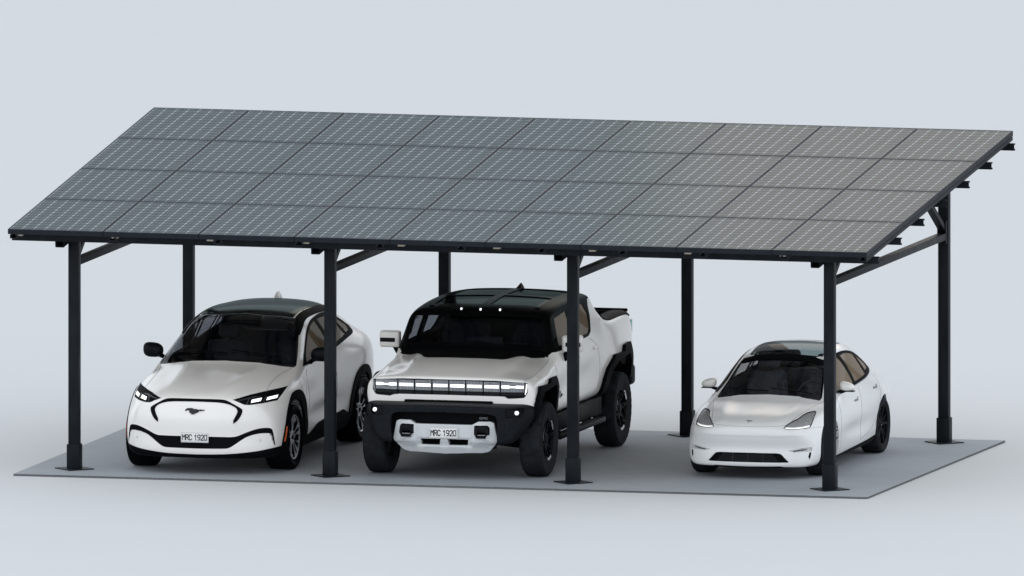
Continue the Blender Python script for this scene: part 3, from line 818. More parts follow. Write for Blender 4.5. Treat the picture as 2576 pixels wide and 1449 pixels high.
# ------------------------------------------------------------------ car A: white electric crossover with black trim
def build_crossover():
    root = empty('electric_crossover', (2.045, 0.385, 0), 'white electric crossover with black horse emblem and black mirrors, parked at the left', 'car')
    st = [
     (0.00, [(0, .865), (.25, .862), (.47, .845), (.64, .81)], [(.73, .74), (.80, .64), (.84, .54), (.85, .43), (.84, .31), (.76, .22)]),
     (0.07, [(0, .915), (.25, .912), (.48, .895), (.66, .865)], [(.76, .80), (.84, .69), (.88, .57), (.895, .45), (.885, .30), (.81, .19)]),
     (0.30, [(0, .975), (.25, .972), (.49, .958), (.68, .93)], [(.79, .885), (.87, .79), (.92, .65), (.94, .50), (.93, .31), (.86, .18)]),
     (0.60, [(0, 1.03), (.25, 1.027), (.50, 1.014), (.69, .99)], [(.80, .955), (.89, .87), (.94, .73), (.96, .55), (.95, .33), (.88, .17)]),
     (0.95, [(0, 1.085), (.25, 1.08), (.51, 1.068), (.71, 1.045)], [(.81, 1.01), (.90, .93), (.95, .78), (.97, .58), (.955, .35), (.89, .17)]),
     (1.30, [(0, 1.135), (.25, 1.13), (.53, 1.115), (.74, 1.09)], [(.83, 1.055), (.90, .98), (.945, .82), (.955, .60), (.94, .36), (.88, .17)]),
     (1.48, [(0, 1.18), (.25, 1.175), (.56, 1.155), (.79, 1.115)], [(.855, 1.065), (.90, .99), (.94, .84), (.95, .60), (.935, .36), (.88, .17)]),
     (1.90, [(0, 1.455), (.25, 1.445), (.52, 1.41), (.725, 1.345)], [(.815, 1.18), (.90, 1.02), (.945, .86), (.95, .60), (.935, .36), (.88, .17)]),
     (2.22, [(0, 1.63), (.25, 1.62), (.49, 1.585), (.665, 1.52)], [(.775, 1.30), (.895, 1.05), (.945, .88), (.95, .60), (.935, .36), (.88, .17)]),
     (2.60, [(0, 1.685), (.25, 1.678), (.47, 1.65), (.63, 1.60)], [(.745, 1.37), (.89, 1.07), (.945, .90), (.95, .62), (.935, .37), (.88, .17)]),
     (3.20, [(0, 1.69), (.25, 1.683), (.46, 1.655), (.615, 1.605)], [(.735, 1.38), (.885, 1.10), (.94, .93), (.95, .65), (.935, .38), (.88, .17)]),
     (3.75, [(0, 1.665), (.25, 1.658), (.44, 1.63), (.59, 1.575)], [(.72, 1.375), (.885, 1.16), (.945, 1.02), (.965, .75), (.95, .42), (.88, .19)]),
     (4.15, [(0, 1.60), (.25, 1.59), (.43, 1.56), (.575, 1.495)], [(.71, 1.34), (.885, 1.20), (.955, 1.07), (.975, .82), (.955, .48), (.88, .22)]),
     (4.52, [(0, 1.45), (.25, 1.44), (.44, 1.41), (.585, 1.345)], [(.71, 1.27), (.865, 1.20), (.94, 1.08), (.955, .82), (.93, .50), (.85, .25)]),
     (4.78, [(0, 1.26), (.25, 1.255), (.46, 1.24), (.63, 1.20)], [(.74, 1.17), (.82, 1.12), (.87, 1.0), (.885, .80), (.87, .52), (.80, .30)]),
     (4.87, [(0, 1.17), (.25, 1.165), (.45, 1.15), (.60, 1.12)], [(.69, 1.07), (.76, 1.0), (.80, .90), (.81, .75), (.80, .52), (.74, .36)]),
    ]
    def front(r, c):
        # r 1..6: slight fold of the blanked grille and lower lip
        return {1: (-.015, 0), 2: (-.03, 0), 3: (-.02, 0), 4: (.0, 0), 5: (-.015, 0)}.get(r, (0, 0))
    def deform(x, y, z):
        a = abs(x)
        if y < 1.1:
            k = (1-y/1.1)**1.5 if y > 0 else 1
            y += k*(0.31*(a/.9)**2.6)
        # hood creases
        if 0.1 < y < 1.6 and z > .8:
            k = math.sin(min(1, max(0, (y-.1)/1.5))*math.pi)**0.5
            d = a-(.30+.10*y)
            z += 0.014*k*math.exp(-(d/.10)**2) if a < .75 else 0
        # fender haunches over the wheels
        for yc, zc, am in ((0.95, .95, .018), (4.0, 1.0, .03)):
            g = math.exp(-((y-yc)/.45)**2-((z-zc)/.16)**2)
            if a > .6: x += math.copysign(am*g, x)
        # side sculpture: hollow in the doors
        g = math.exp(-((y-2.4)/.9)**2-((z-.55)/.14)**2)
        if a > .7: x -= math.copysign(.028*g, x)
        return (x, y, z)
    B = Body(st, deform=deform, front=front)
    BODIES['A'] = (B, root)
    # ---- glass
    ws = sym([(0, 1.170), (.40, 1.158), (.79, 1.108), (.80, 1.122), (.715, 1.34), (.65, 1.50), (.615, 1.565), (.42, 1.60), (0, 1.625)])
    cut(B, ws, 'y', 'windscreen', M['dark_tint2'], root, depth=0.004, lim=(-2, 2, 1.15, 2.5, 1, 2), thr=0.05, thick=0)
    rf = [(0, 2.245), (.42, 2.27), (.545, 2.33), (.545, 3.3), (.50, 3.9), (0, 4.0)]
    cut(B, sym(rf), 'z', 'glass_roof', M['roofA'], root, depth=0.003, lim=(-2, 2, 2.1, 4.2, 1.3, 2), thr=0.2)
    rg = sym([(0, 4.06), (.48, 4.02), (.52, 4.45), (.45, 4.62), (0, 4.66)])
    cut(B, rg, 'z', 'rear_window', M['dark_tint'], root, depth=0.004, lim=(-2, 2, 3.95, 4.8, 1.1, 2), thr=0.1, thick=0)
    side_f = smooth_poly([(1.84, 1.13), (2.02, 1.25), (2.34, 1.40), (2.62, 1.475), (2.86, 1.50), (3.0, 1.19), (2.6, 1.155)], 4, corners=(0, 4, 5))
    side_r = smooth_poly([(3.10, 1.20), (2.96, 1.503), (3.28, 1.503), (3.62, 1.475), (3.74, 1.26)], 4, corners=(0, 1, 3, 4))
    side_q = [(3.80, 1.27), (3.70, 1.46), (3.92, 1.40), (4.06, 1.335), (4.0, 1.29)]
    surround = smooth_poly([(1.66, 1.10), (1.98, 1.26), (2.33, 1.425), (2.66, 1.51), (3.0, 1.54), (3.35, 1.54), (3.68, 1.505), (4.0, 1.40), (4.15, 1.315), (4.05, 1.25), (3.7, 1.215), (3.2, 1.17), (2.5, 1.12)], 4, corners=(0, 8))
    for s in (1, -1):
        decal(B, surround, 'x', 'window_surround', M['black'], root, off=0.006, thick=0.004, lim=(-2, 2, 1.5, 4.4, 1.0, 1.65), side=s, thr=.1, holes=[side_f, side_r, side_q])
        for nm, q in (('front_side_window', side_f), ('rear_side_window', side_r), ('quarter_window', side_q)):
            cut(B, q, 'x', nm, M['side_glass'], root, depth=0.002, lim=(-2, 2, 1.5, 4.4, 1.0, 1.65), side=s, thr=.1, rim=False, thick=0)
        # roof edge: black band above the white cant rail
        band = smooth_poly([(.655, 2.02), (.625, 2.20), (.56, 2.45), (.55, 3.2), (.52, 3.9), (.60, 4.0), (.625, 3.2), (.64, 2.6), (.675, 2.30), (.69, 2.10)], 4)
        decal(B, [(x*s, y) for x, y in band], 'z', 'roof_trim', M['black'], root, off=0.006, thick=0.012, lim=(-2, 2, 1.8, 4.3, 1.3, 2), thr=.15)
    # ---- front face
    hl = [(.868, .957), (.74, .942), (.584, .914), (.424, .869), (.50, .838), (.556, .812), (.60, .808), (.70, .816), (.845, .832), (.862, .897)]
    for s in (1, -1):
        p = [(x*s, z) for x, z in hl]
        h = cut(B, p, 'y', 'headlight', M['black'], root, depth=0.018, lim=(-2, 2, -1, 1.2, .6, 1.0), thr=.02)
    for s in (1, -1):
        for fin in ([(.845, .935), (.74, .918), (.60, .894), (.47, .866), (.48, .858), (.60, .880), (.75, .904), (.84, .918)], [(.735, .915), (.747, .917), (.742, .84), (.728, .835)], [(.585, .885), (.60, .888), (.590, .815), (.575, .812)], [(.838, .92), (.848, .92), (.846, .85), (.835, .84)]):
            decal(B, [(s*x, z) for x, z in fin], 'y', 'lamp_fin', M['lampfin'], root, off=-.006, thick=.006, lim=(-2, 2, -1, 1.2, .6, 1.0), thr=.02)
    # parking sensors and charge-flap outline
    for s in (1, -1):
        p, n = B.hit('y', s*.72, .40); bm = bmesh.new(); tube(bm, [p+Vector((.013*math.cos(2*math.pi*k/20), -.001, .013*math.sin(2*math.pi*k/20))) for k in range(21)], .0018, n=6); mk('parking_sensor', bm, M['gap'], root)
    cf = smooth_poly([(1.30, .98), (1.46, 1.0), (1.50, .90), (1.44, .80), (1.34, .82)], 5)
    seam(B, cf+[cf[0]], 'x', root, side=1, r=.0015, steps=2, name='charge_flap_gap')
    # grille frame ring (outer minus inner), black
    outer = smooth_poly([(0, .872), (.27, .870), (.36, .858), (.426, .828), (.52, .775), (.540, .745), (.525, .69), (.49, .635), (.445, .60)], 3, closed=False)
    inner = smooth_poly([(.443, .635), (.475, .70), (.487, .745), (.46, .785), (.39, .818), (.30, .836), (.19, .842), (0, .845)], 3, closed=False)
    ring = outer+inner+[(-x, z) for x, z in reversed(inner[:-1])]+[(-x, z) for x, z in reversed(outer[1:])]
    decal(B, ring, 'y', 'grille_frame', M['black'], root, off=0.008, thick=0.02, lim=(-2, 2, -1, 1.0, .4, 1.0), thr=.02)
    # lower intake and black brow
    intake = smooth_poly([(0, .447), (.33, .445), (.46, .448), (.58, .495), (.68, .53), (.76, .542), (.825, .533), (.848, .49), (.866, .345), (.853, .35), (.83, .455), (.80, .477), (.70, .476), (.58, .44), (.45, .352), (.385, .316), (.30, .308), (0, .306)], 3, closed=False)
    cut(B, intake+[(-x, z) for x, z in reversed(intake[1:-1])], 'y', 'lower_intake', M['black'], root, depth=0.022, lim=(-2, 2, -1, 1.0, .2, .7), thr=.02)
    lip = smooth_poly([(0, .238), (.35, .246), (.68, .276), (.88, .312), (1.2, .35)], 3, closed=False)
    lowpoly = sym(lip+[(1.2, .0), (0, .0)])
    decal(B, lowpoly, 'y', 'front_skirt', M['black'], root, off=0.006, thick=0.01, lim=(-2, 2, -1, .75, .1, .6), thr=.02)
    # bumper marker light, arches, sills
    for s in (1, -1):
        for (yc, rr, nm) in ((.93, .44, 'f'), (3.97, .44, 'r')):
            arch = [(yc+rr*math.cos(a), .37+rr*math.sin(a)) for a in [math.pi*k/20 for k in range(21)]]+[(yc-rr, .0), (yc+rr, .0)]
            arch = [(y, z) for y, z in arch]
            cut(B, arch, 'x', 'w', M['black'], root, depth=0.30, lim=(.72 if s > 0 else -2, 2 if s > 0 else -.72, (.50 if nm == 'f' else 3), 6, -.1, 1.1), side=s, thr=.2, keep=False)
            if nm == 'f': outl = smooth_poly([(.44, .13), (.455, .39), (.565, .62), (.70, .77), (.88, .875), (1.10, .895), (1.28, .845), (1.41, .715), (1.50, .50), (1.52, .33), (1.52, .13)], 4, closed=False)
            else: outl = smooth_poly([(yc-.56, .13), (yc-.54, .42), (yc-.47, .62), (yc-.33, .79), (yc-.12, .885), (yc+.10, .885), (yc+.31, .80), (yc+.45, .64), (yc+.51, .42), (yc+.52, .13)], 4, closed=False)
            inl = [(yc+(rr-.006)*math.cos(a), .37+(rr-.006)*math.sin(a)) for a in [math.pi*k/20 for k in range(21)]]
            flare = outl+[(yc+rr-.006, .13)]+inl+[(yc-rr+.006, .13)]
            decal(B, flare, 'x', 'arch_trim', M['black'], root, off=0.012, thick=0.03, lim=(-2, 2, -1, 6, .1, 1.1), side=s, thr=.12)
        mkx = [(.525, .515), (.555, .53), (.50, .36), (.475, .365)]
        decal(B, mkx, 'x', 'side_marker', M['orange'], root, off=0.018, thick=0.02, lim=(-2, 2, -1, 1, .2, .7), side=s, thr=.02)
        sill = [(1.40, .15), (1.44, .33), (1.62, .33), (2.05, .42), (2.55, .44), (3.0, .445), (3.17, .455), (3.40, .395), (3.50, .395), (3.56, .15)]
        decal(B, sill, 'x', 'sill_trim', M['black'], root, off=0.010, thick=0.02, lim=(-2, 2, 1, 4, .1, .7), side=s, thr=.02)
        wheel(root, s*.815, .895, .372, .30, 'suv', s)
        wheel(root, s*.815, 3.97, .372, .30, 'suv', s)
        seam(B, smooth_poly([(1.56, .36), (1.58, .75), (1.60, .95), (1.72, 1.06)], 3, closed=False), 'x', root, side=s)
        seam(B, smooth_poly([(2.84, .36), (2.86, .8), (2.87, 1.10)], 3, closed=False), 'x', root, side=s)
        # hood shut line
        seam(B, [(s*x, y) for x, y in smooth_poly([(.79, 1.50), (.72, 1.16), (.705, .75), (.72, .46)], 3, closed=False)], 'z', root)
        # mirror
        bm = bmesh.new()
        bmesh.ops.create_icosphere(bm, subdivisions=3, radius=1)
        for v in bm.verts:
            x, y, z = v.co; sq = lambda q, p: math.copysign(abs(q)**p, q)
            v.co = Vector((s*.99+sq(x, .7)*.118, 1.93+y*.075, 1.218+sq(z, .75)*.085*(1+.1*x*s)+(.008*x*s)))
        mk('mirror', bm, M['satin'], root)
        bm = bmesh.new(); tube(bm, [(s*.83, 2.0, 1.10), (s*.88, 1.96, 1.14), (s*.93, 1.95, 1.165)], [.03, .024, .03]); mk('mirror_arm', bm, M['black'], root)
        # lamps inside the headlight
        for (a, b, c, d) in ((.622, .706, .832, .864), (.755, .832, .846, .876)):
            pc, n = B.hit('y', s*(a+b)/2, (c+d)/2)
            bm = bmesh.new()
            P = [(s*a, c), (s*b, c+.012), (s*b, d+.012), (s*a, d)]
            pts = []
            for (x, z) in P:
                p, n = B.hit('y', x, z); pts.append(Vector((x, p.y-.004, z)))
            A = [bm.verts.new(p) for p in pts]; Bv = [bm.verts.new(p+Vector((0, .02, 0))) for p in pts]
            bm.faces.new(A); bm.faces.new(Bv[::-1])
            for q in range(4): bm.faces.new((A[q], Bv[q], Bv[(q+1) % 4], A[(q+1) % 4]))
            mk('daytime_lamp', bm, M['lamp'], root, smooth=False)
        bm = bmesh.new(); lathe(bm, [(0, .008), (.004, .012), (-.006, .013)], n=16)
    # bonnet front shut line
    # emblem: running horse silhouette
    hp = [(1305, 625), (1320, 600), (1345, 585), (1362, 573), (1400, 577), (1440, 573), (1472, 580), (1458, 592), (1530, 590), (1570, 601), (1590, 600), (1620, 595), (1650, 604), (1688, 598), (1690, 610), (1680, 620), (1640, 625), (1610, 632), (1585, 626), (1575, 650), (1545, 663), (1515, 678), (1488, 680), (1505, 697), (1475, 690), (1455, 697), (1420, 693), (1440, 680), (1395, 665), (1390, 650), (1395, 635), (1375, 620), (1345, 618), (1325, 635)]
    horse = [((x-1497)*.00060, (635-y)*.00060) for x, y in hp]
    on_surface(B, [horse], 'y', (.0, .735), 'horse_emblem', M['ink'], root, thick=.006)
    p, n = B.hit('y', 0, .44)
    licence_plate(root, 0, p.y-.012, .435, .325, .118)
    # antenna fin (white)
    bm = bmesh.new()
    for i, (yy, hw, h) in enumerate(((3.70, .004, .0), (3.72, .03, .02), (3.78, .042, .05), (3.84, .030, .10), (3.87, .02, .115), (3.90, .028, .07), (3.93, .004, .0))):
        pass
    fin = [(3.62, 0), (3.70, .028), (3.76, .058), (3.80, .074), (3.835, .072), (3.85, .04), (3.87, 0)]
    rings = []
    for y_, h_ in fin:
        b = B.hit('z', 0, y_)[0].z-.02; hw = .045 if 0 < fin.index((y_, h_)) < 6 else .02
        rings.append([bm.verts.new((-hw, y_, b)), bm.verts.new((-hw*.8, y_, b+h_*.35+.02)), bm.verts.new((-.008, y_, b+h_+.02)), bm.verts.new((.008, y_, b+h_+.02)), bm.verts.new((hw*.8, y_, b+h_*.35+.02)), bm.verts.new((hw, y_, b))])
    for A_, B_ in zip(rings, rings[1:]):
        for k in range(5): bm.faces.new((A_[k], A_[k+1], B_[k+1], B_[k]))
    bm.faces.new(rings[0]); bm.faces.new(rings[-1][::-1])
    bmesh.ops.subdivide_edges(bm, edges=bm.edges, cuts=1, smooth=0.6)
    mk('antenna', bm, M['paint'], root)
    # wipers, cabin
    bm = bmesh.new()
    for x0, x1 in ((-.62, -.02), (.02, .60)):
        P = [B.hit('z', x0+(x1-x0)*t/8, 1.60-.05*t/8)[0]+Vector((0, -.004, .012)) for t in range(9)]
        tube(bm, P, .007, n=6)
    mk('wipers', bm, M['black'], root)
    liner(B, root, 1.65, 1.62, 4.6, inset=.03, zmin=.62, )
    seat(root, -.40, 2.75, .62); seat(root, .40, 2.75, .62); seat(root, 0, 3.55, .66, wd=1.2, bench=True)
    bm = bmesh.new(); box(bm, -.74, .74, 1.62, 2.02, .80, 1.08, bev=.05); mk('dashboard', bm, M['cabin'], root)
    steering(root, .40, 2.14, 1.02)
    bm = bmesh.new(); box(bm, -.80, .80, 1.6, 4.5, .40, .45); box(bm, -.62, .62, .5, 4.6, .22, .30); box(bm, -.52, .52, .5, 1.4, .3, .85); mk('underbody', bm, M['void'], root)
    mk_body('body', B, M['paint'], root)
    return root
build_crossover()

# ------------------------------------------------------------------ car B: white off-road pickup, black roof and bumpers
def split(body, poly, axis):
    fs = cut_faces(body.bm, poly, axis, lambda q: True)
    nb = extract(body.bm, fs)
    bmesh.ops.delete(body.bm, geom=fs, context='FACES')
    return Sheet(nb)
def build_pickup():
    root = empty('electric_pickup', (4.955, 0.44, 0), 'big white off-road pickup with black roof, chunky tyres and full-width light bar', 'pickup truck')
    low = [(.99, 1.2), (.985, .95), (.975, .78), (.955, .63)]
    st = [
     (.27, [(0, 1.155), (.32, 1.153), (.63, 1.145), (.86, 1.125)], [(.93, 1.07), (.955, 1.0), (.965, .94), (.965, .86), (.955, .74), (.93, .63)]),
     (.31, [(0, 1.178), (.32, 1.176), (.63, 1.168), (.87, 1.15)], [(.95, 1.10), (.97, 1.02), (.978, .95), (.975, .86), (.965, .74), (.94, .63)]),
     (.60, [(0, 1.245), (.32, 1.243), (.64, 1.228), (.885, 1.185)], [(.965, 1.14), (.985, 1.05), (.985, .96), (.98, .86), (.97, .74), (.95, .63)]),
     (1.00, [(0, 1.325), (.32, 1.322), (.64, 1.305), (.88, 1.245)], [(.965, 1.19), (.99, 1.10), (.99, 1.0), (.985, .88), (.975, .75), (.955, .63)]),
     (1.40, [(0, 1.365), (.32, 1.362), (.66, 1.345), (.88, 1.30)], [(.945, 1.255), (.985, 1.17), (.99, 1.05), (.985, .90), (.975, .76), (.955, .63)]),
     (1.50, [(0, 1.39), (.32, 1.388), (.66, 1.37), (.872, 1.33)], [(.925, 1.29), (.975, 1.21), (.99, 1.08), (.985, .92), (.975, .77), (.955, .63)]),
     (1.58, [(0, 1.585), (.32, 1.58), (.63, 1.56), (.835, 1.515)], [(.895, 1.38), (.965, 1.28)]+[(.99, 1.12), (.985, .94), (.975, .78), (.955, .63)]),
     (1.66, [(0, 1.765), (.32, 1.76), (.63, 1.745), (.822, 1.715)], [(.885, 1.53), (.955, 1.33)]+low),
     (1.77, [(0, 1.825), (.32, 1.82), (.62, 1.808), (.812, 1.78)], [(.872, 1.58), (.952, 1.35)]+low),
     (2.60, [(0, 1.885), (.32, 1.88), (.61, 1.867), (.795, 1.83)], [(.868, 1.60), (.952, 1.37)]+low),
     (3.50, [(0, 1.87), (.32, 1.865), (.60, 1.852), (.78, 1.812)], [(.86, 1.60), (.955, 1.38)]+low),
     (3.66, [(0, 1.84), (.32, 1.835), (.60, 1.822), (.78, 1.78)], [(.86, 1.60), (.958, 1.39)]+low),
     (3.72, [(0, 1.50), (.32, 1.50), (.58, 1.50), (.79, 1.66)], [(.87, 1.57), (.962, 1.42)]+low),
     (3.90, [(0, 1.46), (.32, 1.46), (.60, 1.46), (.85, 1.475)], [(.925, 1.462), (.975, 1.40), (1.0, 1.2), (1.0, .95), (.98, .78), (.955, .63)]),
     (4.30, [(0, 1.47), (.32, 1.47), (.60, 1.47), (.86, 1.482)], [(.935, 1.47), (.98, 1.40), (1.005, 1.2), (1.005, .95), (.98, .78), (.955, .66)]),
     (4.90, [(0, 1.475), (.32, 1.475), (.60, 1.475), (.85, 1.485)], [(.925, 1.47), (.965, 1.40), (.985, 1.2), (.985, .95), (.97, .78), (.94, .70)]),
     (4.98, [(0, 1.45), (.32, 1.45), (.60, 1.45), (.84, 1.455)], [(.905, 1.43), (.94, 1.36), (.96, 1.2), (.96, .95), (.94, .80), (.91, .74)]),
    ]
    def deform(x, y, z):
        a = abs(x)
        if y < .9: y += .11*(a/.95)**4*max(0, 1-y/.9)
        if y < .9: y += .03*max(0, (1.15-z))*max(0, 1-y/.6)
        if .35 < y < 1.5 and z > 1.0:           # raised centre of the bonnet
            k = min(1, (y-.35)/.3)
            t = min(1, max(0, (a-(.50+.12*(y-.35)))/.10)); z -= .022*k*(t*t*(3-2*t))*min(1, max(0, (z-1.08)/.09))*min(1, (1.5-y)/.15)
        for yc in (.83, 4.15):                  # wheel-arch shoulders
            g = math.exp(-((y-yc)/.55)**4-((z-1.02)/.18)**2)
            if a > .6: x += math.copysign(.03*g, x)
        g = math.exp(-((y-2.4)/.9)**4-((z-.95)/.16)**2)
        if a > .7: x -= math.copysign(.03*g, x)
        return (x, y, z)
    cr = [(3, 0, 8, .3), (3, 8, 12, .35), (3, 13, 16, .5), ('s', 1, 0, 9, .35), ('s', 12, 0, 3, .8), ('s', 11, 0, 3, .5), (3, 12, 13, .5), ('s', 5, 0, 3, .3)]
    B = Body(st, deform=deform, creases=cr)
    BODIES['B'] = (B, root)
    # ---- cab top: everything above the belt line, black
    cabp = [(1.44, 1.30), (1.52, 1.345), (1.9, 1.355), (3.02, 1.385), (3.16, 1.42), (3.36, 1.58), (3.44, 1.70), (3.52, 1.755), (3.66, 1.765), (3.76, 1.80), (3.76, 1.95), (1.2, 1.95), (1.2, 1.425)]
    cab = split(B, cabp, 'x')
    C = cab
    ws = sym([(0, 1.435), (.55, 1.425), (.80, 1.40), (.815, 1.42), (.765, 1.69), (.735, 1.715), (.55, 1.725), (0, 1.735)])
    cut(C, ws, 'y', 'windscreen', M['dark_tint2'], root, depth=.012, lim=(-2, 2, 1.2, 2.2, 1.3, 2), thr=.05, thick=0)
    wf = smooth_poly([(1.70, 1.40), (1.86, 1.70), (2.42, 1.735), (2.42, 1.405)], 2, corners=(0, 1, 2, 3))
    wr = smooth_poly([(2.52, 1.41), (2.52, 1.735), (3.22, 1.735), (3.30, 1.62), (3.16, 1.46), (3.06, 1.415)], 2, corners=(0, 1, 2, 3, 4, 5))
    for s in (1, -1):
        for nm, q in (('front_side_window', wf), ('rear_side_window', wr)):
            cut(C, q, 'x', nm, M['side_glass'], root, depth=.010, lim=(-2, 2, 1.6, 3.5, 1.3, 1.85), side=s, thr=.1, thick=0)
    rp = [(.05, 1.98), (.62, 2.02), (.62, 2.62), (.05, 2.64)]
    rq = [(.05, 2.74), (.62, 2.72), (.61, 3.44), (.05, 3.48)]
    rg = M['roofB']
    for s in (1, -1):
        for q in (rp, rq):
            cut(C, [(s*a, b) for a, b in q], 'z', 'roof_glass_panel', rg, root, depth=.010, lim=(-2, 2, 1.8, 3.6, 1.7, 2), thr=.3)
    # roof marker lamps in the header
    for u in (-.228, 0, .228):
        p, n = C.hit('y', u, 1.79)
        bm = bmesh.new(); box(bm, u-.009, u+.009, p.y-.006, p.y+.02, p.z-.021, p.z+.021, bev=.002); mk('roof_marker_lamp', bm, M['lamp'], root)
    for s in (1, -1):
        bm = bmesh.new(); p, n = C.hit('z', s*.62, 1.93); box(bm, s*.62-.03, s*.62+.03, p.y-.03, p.y+.03, p.z-.02, p.z+.008, bev=.004); mk('roof_mount', bm, M['black'], root)
    p, n = C.hit('z', 0, 3.62-.0 if False else 3.40)
    bm = bmesh.new(); rings = []
    for y_, h_ in ((3.44, 0), (3.51, .03), (3.56, .052), (3.595, .062), (3.62, .035), (3.64, 0)):
        b = C.hit('z', 0, y_)[0].z-.02
        rings.append([bm.verts.new((-.04, y_, b)), bm.verts.new((-.028, y_, b+h_*.45+.02)), bm.verts.new((-.007, y_, b+h_+.02)), bm.verts.new((.007, y_, b+h_+.02)), bm.verts.new((.028, y_, b+h_*.45+.02)), bm.verts.new((.04, y_, b))])
    for A_, B_ in zip(rings, rings[1:]):
        for k in range(5): bm.faces.new((A_[k], A_[k+1], B_[k+1], B_[k]))
    bm.faces.new(rings[0]); bm.faces.new(rings[-1][::-1]); mk('antenna', bm, M['satin'], root)
    # ---- bonnet cowl panel
    cow = sym([(0, .99), (.44, 1.0), (.50, 1.05), (.56, 1.18), (.62, 1.25), (.84, 1.40), (.84, 1.47), (0, 1.53)])
    decal(B, cow, 'z', 'cowl_panel', M['black'], root, off=.012, thick=.03, lim=(-2, 2, .9, 1.6, 1.1, 1.5), thr=.3)
    # ---- light bar
    bar = sym([(0, 1.142), (.55, 1.142), (.90, 1.120), (.915, 1.112), (.915, 1.005), (.885, .955), (.865, .945), (.70, .935), (.66, .955), (.62, .962), (0, .965)])
    dep = .045
    cut(B, bar, 'y', 'light_bar', M['satin'], root, depth=dep, lim=(-2, 2, -1, .8, .85, 1.2), thr=.02)
    def bary(u): return B.hit('y', u, 1.03)[0].y
    segs = [(-.66, -.445), (-.435, -.222), (-.212, -.006), (.006, .212), (.222, .435), (.445, .66)]
    segs = [(-.875, -.61), (-.60, -.41), (-.40, -.205), (-.195, -.005), (.005, .195), (.205, .40), (.41, .60), (.61, .875)]
    for i, (a, b) in enumerate(segs):
        end = i in (0, 7); s = -1 if i == 0 else 1
        bm = bmesh.new(); n = int((b-a)/.0165)       # ribbed reflector
        for k in range(n):
            u = a+(k+.5)*(b-a)/n; y = bary(u)
            box(bm, u-.0055, u+.0055, y+.006, y+.03, 1.052-(.0 if not end else 0), 1.132-.012*abs(u)); box(bm, u-.0055, u+.0055, y+.008, y+.03, 1.012, 1.052)
        r_ = mk('lamp_reflector', bm, M['lamphousing'], root, smooth=False)
        bm = bmesh.new()
        if not end: q = [(a+.012, 1.054), (b-.012, 1.054), (b-.012, 1.088), (a+.012, 1.088)]
        else:
            q = [(.62, 1.056), (.70, 1.054), (.72, 1.061), (.775, 1.061), (.79, 1.056), (.872, 1.056), (.872, 1.086), (.79, 1.088), (.775, 1.078), (.72, 1.079), (.70, 1.090), (.62, 1.089)]
            q = [(s*x, z) for x, z in q]
        A = [bm.verts.new((x, bary(x)+.002, z)) for x, z in q]; Bv = [bm.verts.new((x, bary(x)+.014, z)) for x, z in q]
        bm.faces.new(A); bm.faces.new(Bv[::-1]); k = len(q)
        for j in range(k): bm.faces.new((A[j], Bv[j], Bv[(j+1) % k], A[(j+1) % k]))
        mk('light_strip', bm, M['lamp'], root, smooth=False)
        bm = bmesh.new(); pl = [(a+.004, .972), (b-.004, .972), (b-.004, 1.006), (a+.004, 1.006)]
        A = [bm.verts.new((x, bary(x)+.012+(1.006-z)*-.3, z)) for x, z in pl]; bm.faces.new(A)
        mk('lamp_lower_pane', bm, M['gloss'], root, smooth=False)
    for i in range(7):
        u = (segs[i][1]+segs[i+1][0])/2; bm = bmesh.new(); y = bary(u); box(bm, u-.004, u+.004, y-.002, y+.03, .965, 1.14); mk('bar_divider', bm, M['black'], root, smooth=False)
    for s in (1, -1):
        bm = bmesh.new()
        P = []
        for z_, du in ((1.108, .0), (1.06, .0), (1.02, -.006), (.985, -.016)):
            u = s*(.902+du); y = B.hit('y', s*.90, z_)[0].y; P.append(Vector((u, y+.004, z_)))
        tube(bm, P, [.007, .009, .008, .004], n=8); mk('corner_light', bm, M['lamp'] if s > 0 else M['lamphousing'], root)
    # ---- black front bumper
    bs = [
     (-.005, [(0, .855), (.30, .855), (.56, .85), (.74, .84)], [(.80, .80), (.83, .74), (.84, .68), (.83, .60), (.80, .52), (.74, .46)]),
     (.03, [(0, .875), (.30, .875), (.58, .865), (.80, .85)], [(.87, .82), (.90, .76), (.91, .69), (.90, .60), (.85, .50), (.78, .42)]),
     (.22, [(0, .885), (.30, .885), (.60, .88), (.86, .875)], [(.95, .86), (.985, .80), (.985, .72), (.96, .64), (.88, .53), (.80, .42)]),
     (.42, [(0, .885), (.30, .885), (.60, .88), (.88, .885)], [(.98, .875), (1.005, .84), (1.01, .78), (.985, .72), (.92, .66), (.82, .60)]),
     (.48, [(0, .885), (.30, .885), (.60, .88), (.88, .885)], [(.975, .875), (1.0, .84), (1.0, .80), (.98, .76), (.93, .72), (.84, .68)]),
    ]
    def bd(x, y, z):
        a = abs(x)
        if y < .45: y += .15*(a/.9)**3*(1-y/.45)
        return (x, y, z)
    K = Body(bs, deform=bd, creases=[(3, 0, 4, .4), ('s', 0, 0, 9, .3)])
    BODIES['K'] = (K, root)
    void = smooth_poly([(0, .795), (.52, .785), (.60, .765), (.625, .72), (.63, .60), (.62, .30)], 2, closed=False, corners=(1, 2))
    vp = void+[(-x, z) for x, z in reversed(void[1:])]
    cut(K, vp, 'y', 'lower_grille', M['void'], root, depth=.13, lim=(-2, 2, -1, .6, .3, .9), thr=.02)
    fog = [(.715, .835), (.90, .845), (.905, .79), (.86, .735), (.72, .735)]
